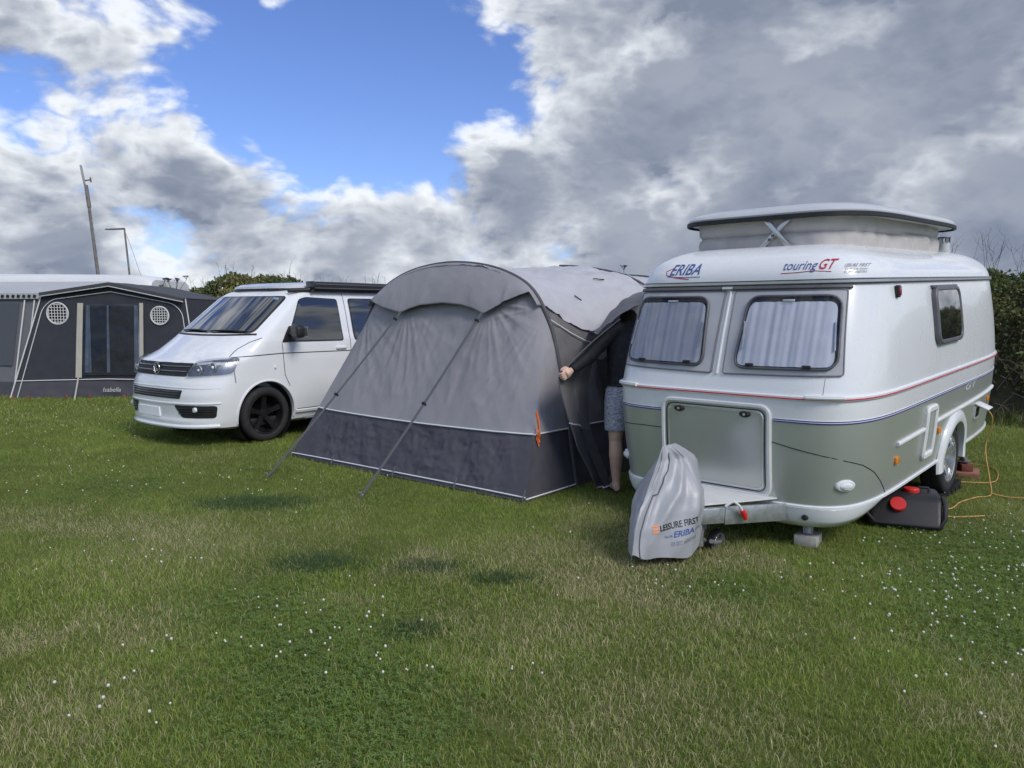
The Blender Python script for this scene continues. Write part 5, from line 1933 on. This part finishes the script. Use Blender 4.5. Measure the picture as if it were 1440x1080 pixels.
# ------------------------------------------------------------ far left: dark porch awning, pale awning, caravan behind, aerial poles
def build_far_left():
    ch = mat('charcoal_canvas', (.030, .033, .042), .8, var=.08, vscale=2.5, bump=.15, bscale=12)
    chr_ = mat('charcoal_roof_canvas', (.055, .058, .064), .75, var=.08, vscale=2)
    pale = mat('pale_grey_canvas', (.42, .43, .44), .8, var=.05, vscale=2, bump=.1, bscale=10)
    cream = mat('cream_zip_band', (.44, .41, .35), .8, var=.05)
    pipe = mat('light_piping', (.62, .62, .60), .6)
    midg = mat('mid_grey_canvas', (.13, .135, .15), .75, var=.08, vscale=2, bump=.12, bscale=10)
    aw = thing('porch_awning', 'charcoal caravan porch awning with clear window and two round vents', 'awning', (-7.4, 14.0, 0), (0, 0, 0))
    o0 = Vector((-7.4, 14.0, 0))
    V = lambda x, y, z: Vector((x, y, z)) - o0
    TL, TP, TRr = V(-8.70, 14.35, 1.90), V(-7.36, 14.25, 2.085), V(-6.05, 14.35, 1.80)
    BL, BR = V(-9.12, 13.92, 0), V(-5.78, 14.22, 0)
    def wallp(u, t):
        b = BL.lerp(BR, u)
        top = TL.lerp(TP, u * 2) if u < .5 else TP.lerp(TRr, u * 2 - 1)
        return b.lerp(top, t)
    cloth('front_wall', lambda u, t: wallp(u, .16 + .84 * t), 60, 40, ch, aw, .012, Vector((0, -1, .2)), 1.5, .6)
    cloth('mud_wall', lambda u, t: wallp(u, .16 * t), 60, 10, M_['tent_dark'], aw, .02, Vector((0, -1, .2)), 3, 2)
    off = Vector((0, -.018, .004))
    MB().add(tube([wallp(k / 30, .16) + off for k in range(31)], .010, 6)).build('piping', pipe, aw)
    # side walls and roof run back
    bk = Vector((.15, 2.2, 0))
    cloth('side_wall', lambda u, t: wallp(0, t).lerp(wallp(0, t) + bk, u), 20, 20, midg, aw, .015, Vector((-1, 0, 0)), 2, 1)
    cloth('side_wall', lambda u, t: wallp(1, t).lerp(wallp(1, t) + bk, u), 20, 20, ch, aw, .015, Vector((1, 0, 0)), 2, 1)
    def rf(u, t):
        a = (TL.lerp(TP, u * 2) if u < .5 else TP.lerp(TRr, u * 2 - 1)) + Vector((0, -.10, .02))
        return a.lerp(a + bk + Vector((0, 0, -.03)), t)
    o = cloth('roof', rf, 40, 16, chr_, aw, .01, Vector((0, 0, 1)), 2, 1)
    sd_ = o.modifiers.new('s', 'SOLIDIFY'); sd_.thickness = .02
    MB().add(strip([rf(k / 40, 0) + Vector((0, -.006, -.04)) for k in range(41)], [Vector((0, -1, 0))] * 41, .075, .006)).build('valance', chr_, aw)
    MB().add(tube([rf(k / 40, 0) + Vector((0, -.016, -.075)) for k in range(41)], .008, 6)).build('piping', pipe, aw)
    for s in (0, 1):
        MB().add(tube([wallp(s, k / 20) + off for k in range(21)], .012, 6)).build('piping', pipe, aw)
    P = [wallp(.035, k / 20) + off for k in range(0, 17)] + [wallp(.035 + .085 * (1 - math.cos(k / 6 * 1.57)), .80 + .125 * math.sin(k / 6 * 1.57)) + off for k in range(1, 7)]
    P += [wallp(.12 + .76 * k / 30, .925) + off for k in range(1, 31)]
    P += [wallp(.965 - .085 * (1 - math.cos(k / 6 * 1.57)), .80 + .125 * math.sin(k / 6 * 1.57)) + off for k in range(5, -1, -1)] + [wallp(.965, .8 - .8 * k / 16) + off for k in range(1, 17)]
    MB().add(tube(P, .008, 6)).build('piping', pipe, aw)
    # window with cream zip bands
    def wq(x, z):
        # point on the wall by world x and height
        u = .5; t = .5
        for _ in range(25):
            p = wallp(u, t) + o0
            u += (x - p.x) / 3.3; t += (z - p.z) / 2.0
            u = min(max(u, 0), 1); t = min(max(t, 0), 1)
        return wallp(u, t)
    o3 = Vector((0, -.03, .006))
    def win(u, t, dx=0.0, d=o3):
        return wq(-7.86 + (1.00) * u + dx * 0, .40 + (1.70 - .40) * t) + d
    iw = cloth('window_inside', lambda u, t: win(u, t, d=Vector((0, -.012, .003))), 20, 20, mat('window_inside_dark', (.03, .032, .036), .8, var=.5, vscale=3), aw, .0, edge=False)
    for u in (.03, .42, .90):
        ww = .10 if u != .42 else .05
        cloth('window_curtain', lambda a, t: win(u + ww * a * (1.2 - .5 * t), .04 + .94 * t, d=Vector((0, -.02 - .006 * math.sin(a * 9), .004))), 10, 10, mat('window_curtain_blue', (.24, .29, .36), .8, var=.2), aw, .0, edge=False)
    cloth('clear_window', lambda u, t: win(u, t, d=Vector((0, -.05, .008))), 24, 24, glass_mat('clear_pvc', (.8, .82, .84), .12, .45), aw, .016, Vector((0, -1, .1)), 2.2, 1.6)
    for x0, x1 in ((-7.99, -7.88), (-6.86, -6.79)):
        cloth('zip_band', lambda u, t: wq(x0 + (x1 - x0) * u, .36 + 1.36 * t) + Vector((0, -.034, .006)), 4, 16, cream, aw, .004)
    # round vents
    for x, z, r in ((-8.36, 1.53, .195), (-6.50, 1.49, .165)):
        c = wq(x, z) + Vector((0, -.03, .005))
        vt = MB().add(tube([c + Vector((r * math.cos(2 * math.pi * k / 40), 0, r * math.sin(2 * math.pi * k / 40))) for k in range(40)], .014, 8, True)).build('vent', pipe, aw)
        MB().add(lathe([(0, 0), (r, 0)], 32, 'y'), Matrix.Translation(c + Vector((0, .012, 0)))).build('vent_mesh', mat('vent_mesh_grey', (.13, .14, .15), .8), vt)
        for k in range(-3, 4):
            h = math.sqrt(max(0, r * r - (k * r / 3.6) ** 2))
            MB().add(tube([c + Vector((k * r / 3.6, 0, -h)), c + Vector((k * r / 3.6, 0, h))], .007, 5)).build('vent_bar', pipe, vt)
            MB().add(tube([c + Vector((-h, 0, k * r / 3.6)), c + Vector((h, 0, k * r / 3.6))], .007, 5)).build('vent_bar', pipe, vt)
    # script lettering on the mud wall
    me = text_mesh('Isabella', .115, .3)
    base = wq(-7.50, .10) + Vector((0, -.05, .01))
    bm = bmesh.new(); bm.from_mesh(me)
    for v in bm.verts:
        v.co = base + Vector((v.co.x, -.012, v.co.y))
    obj_bm('awning_lettering', bm, pipe, aw, False)
    # guy strap and peg ladders
    MB().add(strip([wq(-7.94, .36) + Vector((0, -.04, 0)), V(-7.76, 13.55, .0)], [Vector((0, -1, .3))] * 2, .03, .003)).build('storm_strap', cream, aw)
    for u in (.02, .10, .30, .42, .60):
        p = wallp(u, 0) + Vector((0, -.06, .03))
        MB().add(box(p, (.03, .02, .035), .004)).build('peg', M_['red_cap'], aw)

    # long pale awning to the left
    pa = thing('side_awning', 'pale grey caravan awning with dark window at the edge of the field', 'awning', (-10.5, 15.6, 0))
    o1 = Vector((-10.5, 15.6, 0))
    W = lambda x, y, z: Vector((x, y, z)) - o1
    A0, A1 = W(-15.5, 14.9, 0), W(-9.0, 14.25, 0)
    up = Vector((.15, .30, 1.88))
    cloth('front_wall', lambda u, t: (A0.lerp(A1, u)) + up * t, 60, 20, midg, pa, .02, Vector((0, -1, 0)), 1.5, 1)
    B0, B1 = A0 + up, A1 + up
    o = cloth('canopy', lambda u, t: B0.lerp(B1, u).lerp(B0.lerp(B1, u) + Vector((.25, 2.2, .30)), t) + Vector((0, -.05, .03)), 40, 20, pale, pa, .02, Vector((0, 0, 1)), 1, 1)
    MB().add(strip([B0.lerp(B1, k / 20) + Vector((0, -.07, -.02)) for k in range(21)], [Vector((0, -1, 0))] * 21, .11, .006)).build('valance', pale, pa)
    for k in range(9):
        q = B0.lerp(B1, 1 - .012 - .0165 * k) + Vector((0, -.082, -.025))
        MB().add(box(q, (.055, .006, .055), .0, Matrix.Rotation(R(20), 3, 'Y'))).build('valance_check', M_['black_plastic'], pa)
    for u in (.955, .985):
        MB().add(tube([A0.lerp(A1, u) + up * (k / 20) + Vector((0, -.03, 0)) for k in range(0, 20)], .014, 6)).build('piping', pipe, pa)
    cloth('dark_window', lambda u, t: A0.lerp(A1, .62 + .32 * u) + up * (.30 + .62 * t) + Vector((0, -.03, 0)), 10, 10, mat('window_grey', (.06, .066, .075), .25), pa, .01)
    cloth('mud_wall', lambda u, t: A0.lerp(A1, u) + up * (.14 * t) + Vector((0, -.028, 0)), 40, 6, M_['tent_dark'], pa, .01, Vector((0, -1, 0)), 2, 2)

    # white caravan behind the awnings
    cv = thing('far_caravan', 'white caravan standing behind the charcoal porch awning', 'caravan', (-11.5, 18.2, 0))
    prof = [(-1.1, .35), (-1.12, 1.2), (-1.10, 2.2), (-1.02, 2.36), (-.85, 2.43), (.85, 2.43), (1.02, 2.36), (1.10, 2.2), (1.12, 1.2), (1.1, .35)]
    fw = mat('far_caravan_white', (.70, .71, .71), .35, var=.03, vscale=1)
    rings = []
    for (x, k, dz) in ((-4.3, .96, -.06), (-4.1, 1, 0), (3.05, 1, -.05), (3.35, .985, -.09), (3.5, .95, -.16)):
        rings.append([Vector((x, y * k, z + (dz if z > 2 else 0))) for y, z in prof])
    MB().add(loft(rings, cap0=True, cap1=True)).build('body', fw, cv)
    MB().add(strip([Vector((-4.0, -1.105, 2.17)), Vector((3.3, -1.10, 2.10))], [Vector((0, -1, 0))] * 2, .03, .02)).build('awning_rail', M_['alu'], cv)
    MB().add(box((-1.6, -.1, 2.46), (1.2, .8, .09), .03)).build('roof_light', fw, cv)
    for x in (-2.2, 1.4):
        MB().add(box((x, -1.125, 1.55), (1.1, .03, .6), .03)).build('window', M_['van_glass'], cv)
    for s in (-1, 1):
        wheel(cv, (-.5, s * .95, .32), .32, .18, .21, M_['alloy'], 'wheel')

    # two aerial poles
    gp = mat('weathered_pole', (.17, .155, .14), .7, metal=.2, var=.25, vscale=8)
    p1 = thing('aerial_pole', 'tall leaning aerial mast with small dipole behind the white caravan', 'aerial', (-10.40, 19.9, 0))
    MB().add(tube([(0, 0, 0), (-.16, 0, 1.9), (-.38, 0, 4.55)], [.05, .045, .035], 10)).add(tube([(-.345, 0, 4.2), (-.40, 0, 4.75)], [.05, .045], 10)).build('mast', gp, p1)
    MB().add(box((-.46, -.02, 5.0), (.05, .05, .50), .015, Matrix.Rotation(R(-9), 3, 'Y'))).build('aerial_head', mat('aerial_grey', (.30, .31, .33), .5), p1)
    MB().add(tube([(-.47, 0, 4.86), (-.26, 0, 4.88)], .018, 8)).add(tube([(-.27, 0, 4.82), (-.28, 0, 4.94)], .02, 8)).build('bracket', gp, p1)
    p2 = thing('aerial_pole', 'thin bent aerial pole with horizontal arm behind the white caravan', 'aerial', (-9.75, 19.9, 0))
    MB().add(tube([(.0, 0, 0), (-.04, 0, 2.3), (-.13, 0, 3.66)], [.028, .026, .022], 8)).build('pole', gp, p2)
    MB().add(tube([(-.12, 0, 3.66), (-.62, 0, 3.64)], [.026, .016], 8)).build('arm', gp, p2)
    for k in range(4):
        x = -.22 - .10 * k
        MB().add(tube([(x, -.14, 3.65), (x, .14, 3.65)], .006, 5)).build('arm_rod', gp, p2)
    MB().add(tube(smooth_path([(-.12, 0, 3.6), (.05, 0, 3.1), (.20, 0, 2.6), (.32, 0, 2.2)], 6), .005, 5)).build('stay_wire', gp, p2)


build_far_left()


# ------------------------------------------------------------ hedge behind the pitches
HP = [(12.5, 8.9), (9.6, 10.3), (7.6, 11.55), (4, 13.4), (0, 15.4), (-4, 17.3), (-9, 20.0), (-15, 22.6), (-22, 25)]


def build_hedge():
    rng = np.random.default_rng(12)
    hx = np.array([p[0] for p in HP]); hy = np.array([p[1] for p in HP])
    Lh = np.concatenate([[0], np.cumsum(np.hypot(np.diff(hx), np.diff(hy)))])
    T = Lh[-1]

    def base(s):
        x = np.interp(s, Lh, hx); y = np.interp(s, Lh, hy)
        e = .05
        dx = np.interp(s + e, Lh, hx) - np.interp(s - e, Lh, hx); dy = np.interp(s + e, Lh, hy) - np.interp(s - e, Lh, hy)
        l = np.hypot(dx, dy) + 1e-9
        nx, ny = -dy / l, dx / l          # points to the camera side or away; fixed below
        flip = np.where(ny > 0, -1, 1)
        return x, y, nx * flip, ny * flip  # normal towards the camera

    def height(s):
        h = np.interp(s, [0, 4, 6, 9, 11, 18.7, 19.6, 20.2, 21.5, 22.5, 24, 25, T], [2.0, 2.0, 2.05, 2.10, 1.92, 1.92, 2.18, 2.38, 2.36, 2.14, 2.04, 1.95, 1.95])
        return h + .30 * (VN1.fbm(s, s * 0, .9, 3) - .5) + .34 * (VN2.fbm(s, s * 0 + 3, 2.6, 2) - .5)

    hedge = thing('hedge', 'dense dark green field hedge running behind the van and caravan', 'hedge', (2, 14.4, 0))
    o0 = np.array([2, 14.4, 0])
    # inner mass: woody lumps that stop the view
    nu, nv = 260, 20
    V, F = [], []
    for i in range(nu + 1):
        s = T * i / nu
        x, y, nx, ny = base(np.array([s]))
        h = float(height(np.array([s]))[0]) - .16
        for j in range(nv + 1):
            a = math.pi * j / nv
            w = .62 * math.cos(a)
            z = h * math.sin(a) ** .55 if 0 < j < nv else 0
            lump = 1 + .25 * noise.noise((s * 1.3, j * .5, 2))
            V.append((float(x[0] + nx[0] * w * lump) - o0[0], float(y[0] + ny[0] * w * lump) - o0[1], z * (1 + .06 * noise.noise((s * 2, j * .6, 9)))))
    for i in range(nu):
        for j in range(nv):
            a = i * (nv + 1) + j
            F.append((a, a + 1, a + nv + 2, a + nv + 1))
    obj('woody_core', V, F, mat('hedge_core', (.030, .032, .017), .95, var=.5, vscale=4, bump=1.0, bscale=12), hedge)

    # leaves over the front face and the top
    n = 150000
    s = rng.random(n) * T
    near = rng.random(n) < np.interp(s, [0, 9, 12, T], [1, 1, .75, .6])
    s = s[near]; n = len(s)
    x, y, nx, ny = base(s)
    h = height(s)
    a = np.pi * (.02 + .62 * rng.random(n) ** .85)        # from the camera-side foot over the top
    clump = VN3.fbm(s * 1.0, a * 1.6, 2.6, 3)
    w = .70 * np.cos(a) * (.72 + .6 * clump)
    z = h * np.sin(a) ** .55 * (.93 + .16 * clump)
    dep = -.02 + .16 * rng.random(n) ** 1.5
    P = np.stack([x + nx * (w - dep * np.cos(a)), y + ny * (w - dep * np.cos(a)), np.maximum(.03, z - dep * np.sin(a) + rng.normal(size=n) * .02)], -1)
    keep = rng.random(n) < np.clip(.15 + 1.5 * clump, 0, 1)
    P, s, clump, a, h = P[keep], s[keep], clump[keep], a[keep], h[keep]
    n = len(P)
    sz = (.020 + .024 * rng.random(n)) * np.interp(s, [0, 10, T], [1, 1.1, 1.5])
    t1 = rng.normal(size=(n, 3)); t1 /= np.linalg.norm(t1, axis=1)[:, None]
    t2 = rng.normal(size=(n, 3)); t2 -= t1 * (t1 * t2).sum(1)[:, None]; t2 /= np.linalg.norm(t2, axis=1)[:, None]
    Q = np.stack([P - t1 * sz[:, None], P + t2 * (sz * .5)[:, None], P + t1 * sz[:, None], P - t2 * (sz * .5)[:, None]], 1)
    r = rng.random(n)[:, None]
    dark = np.array([.048, .075, .026]) * (1 - r) + np.array([.15, .185, .06]) * r
    kind = VN1.fbm(s * .6, P[:, 2] * .6, 1.3, 3)[:, None]
    olive = np.array([.21, .205, .065]) * (1 - r) + np.array([.34, .32, .15]) * r
    # the far left stretch and the crest at the right are yellower kinds of shrub
    yl = np.clip(np.interp(s, [0, 5, 7.5, 9, 21.5, 23, T], [.9, .9, .8, .15, .1, .95, .95]), 0, 1)[:, None] * np.clip((P[:, 2:3] / h[:, None] - .45) * 2.5, .1, 1)
    k = np.clip((kind - .52) * 4 + yl * .9, 0, 1)
    brown = (rng.random(n) < np.interp(s, [0, 8, 12, T], [.30, .25, .05, .05]) * (P[:, 2] < .8 * h))[:, None]
    tint = dark * (1 - k) + olive * k
    tint = np.where(brown, np.array([.10, .075, .045]) * (.5 + r), tint)
    o = np_mesh('foliage', Q.reshape(-1, 3) - o0, np.arange(4 * n).reshape(n, 4), np.repeat(tint, 4, 0), attr_mat('hedge_leaf', .55, .3), hedge)
    o['kind'] = 'stuff'

    # bare twigs standing above the crest
    tw = MB()
    rnd = random.Random(6)
    def sprig(p, h, lean, r, depth=0):
        a = rnd.uniform(0, 6.28)
        d = Vector((math.cos(a) * lean, math.sin(a) * lean, 1)).normalized()
        q = p + d * h * .5 + Vector((rnd.uniform(-.03, .03), rnd.uniform(-.03, .03), 0))
        e = p + d * h
        tw.add(tube([p, q, e], [r, r * .75, r * .3], 3, cap=False))
        if depth < 2:
            for k in range(rnd.randint(2, 4) if depth == 0 else 1):
                t = rnd.uniform(.35, .95)
                b = p.lerp(e, t)
                sprig(b, h * rnd.uniform(.22, .42), rnd.uniform(.4, 1.1), r * .55, depth + 1)
    spots = [(rnd.uniform(4.0, 8.2), rnd.uniform(.35, .75)) for _ in range(60)] + [(rnd.uniform(9, 17), rnd.uniform(.2, .42)) for _ in range(34)] + [(rnd.uniform(17, 24), rnd.uniform(.15, .5)) for _ in range(46)] + [(rnd.uniform(24, 30), rnd.uniform(.15, .5)) for _ in range(26)]
    for s_, hh in spots:
        x, y, nx, ny = base(np.array([s_]))
        w = rnd.uniform(-.3, .35)
        sprig(Vector((float(x[0] + nx[0] * w) - o0[0], float(y[0] + ny[0] * w) - o0[1], float(height(np.array([s_]))[0]) - .12)), hh + .12, rnd.uniform(.05, .35), .0042 if s_ < 9 else .0045)
    # dead stems low down on the right-hand stretch
    for _ in range(170):
        s_ = rnd.uniform(3.5, 8.5)
        x, y, nx, ny = base(np.array([s_]))
        p = Vector((float(x[0] + nx[0] * rnd.uniform(.55, .85)) - o0[0], float(y[0] + ny[0] * rnd.uniform(.55, .85)) - o0[1], rnd.uniform(.0, .9)))
        a = rnd.uniform(0, 6.28)
        e = p + Vector((math.cos(a) * .4, math.sin(a) * .12, rnd.uniform(.1, .6)))
        tw.add(tube([p, p.lerp(e, .5) + Vector((0, -.03, .04)), e], [.006, .005, .003], 3, cap=False))
    o = tw.build('twigs', mat('twig_bark', (.085, .070, .055), .9, var=.3, vscale=8), hedge, False)
    o['kind'] = 'stuff'

    # dried umbel plants
    um = mat('dried_stalk', (.06, .045, .030), .9, var=.2)
    plants = ((1.78, 13.4, 2.28, 3, 'dried umbel plant with three dark seed heads rising behind the tent roof'), (1.95, 13.45, 2.36, 2, 'taller dried umbel plant with two seed heads beside the caravan roof edge'), (-8.05, 17.6, 2.32, 4, 'dried umbel plant above the hedge beside the white caravan roof'), (-7.70, 17.7, 2.36, 5, 'tallest dried umbel plant above the yellowish hedge by the charcoal awning'), (-8.3, 17.6, 2.27, 3, 'short dried umbel plant close against the end of the white caravan'))
    for (X, Y, top, n_, lab) in plants:
        pl = thing('dried_umbel_plant', lab, 'plant', (X, Y, 0), (0, 0, 0), 'dried umbel plants along the hedge')
        MB().add(tube([(0, 0, 0), (.02, 0, top * .5), (.0, 0, top * .88)], [.016, .012, .008], 6)).build('stem', um, pl)
        for k in range(n_):
            a = rnd.uniform(0, 6.28)
            r_ = rnd.uniform(.06, .28)
            c = Vector((math.cos(a) * r_, math.sin(a) * r_ * .5, top - rnd.uniform(0, .22)))
            hd = MB().add(tube([(0, 0, top * .80), c - Vector((0, 0, .07))], [.007, .004], 5))
            for m_ in range(11):
                b_ = rnd.uniform(0, 6.28); q = rnd.uniform(.01, .075)
                e = c + Vector((math.cos(b_) * q, math.sin(b_) * q, rnd.uniform(-.012, .02)))
                hd.add(tube([c - Vector((0, 0, .07)), e], .0025, 3, cap=False)).add(box(e, (.026, .026, .014), .004, seg=1))
            hd.build('seed_head', um, pl)

    # rank grass at the hedge foot
    n = 26000
    s = rng.random(n) * T
    s = s[rng.random(n) < np.interp(s, [0, 8, 10, T], [1, 1, .5, .35])]
    n = len(s)
    x, y, nx, ny = base(s)
    w = .72 + .75 * rng.random(n) ** 1.6
    r = rng.random(n)[:, None]
    tint = np.array([.06, .10, .022]) * (1 - r) + np.array([.17, .20, .065]) * r
    dry = (rng.random(n) < .12)[:, None]
    tint = np.where(dry, np.array([.42, .37, .22]), tint)
    Vb, Fb, Tb = blades(rng, x + nx * w, y + ny * w, .10 + .24 * rng.random(n) * np.exp(-(w - .72) * 1.5), .008 * np.ones(n), .2 + .6 * rng.random(n), tint, 2)
    o = np_mesh('rank_grass', Vb, Fb, Tb, attr_mat('rank_grass_blade', .6, .35))
    tag(o, 'long rough grass along the foot of the hedge', 'grass', kind='stuff')


build_hedge()
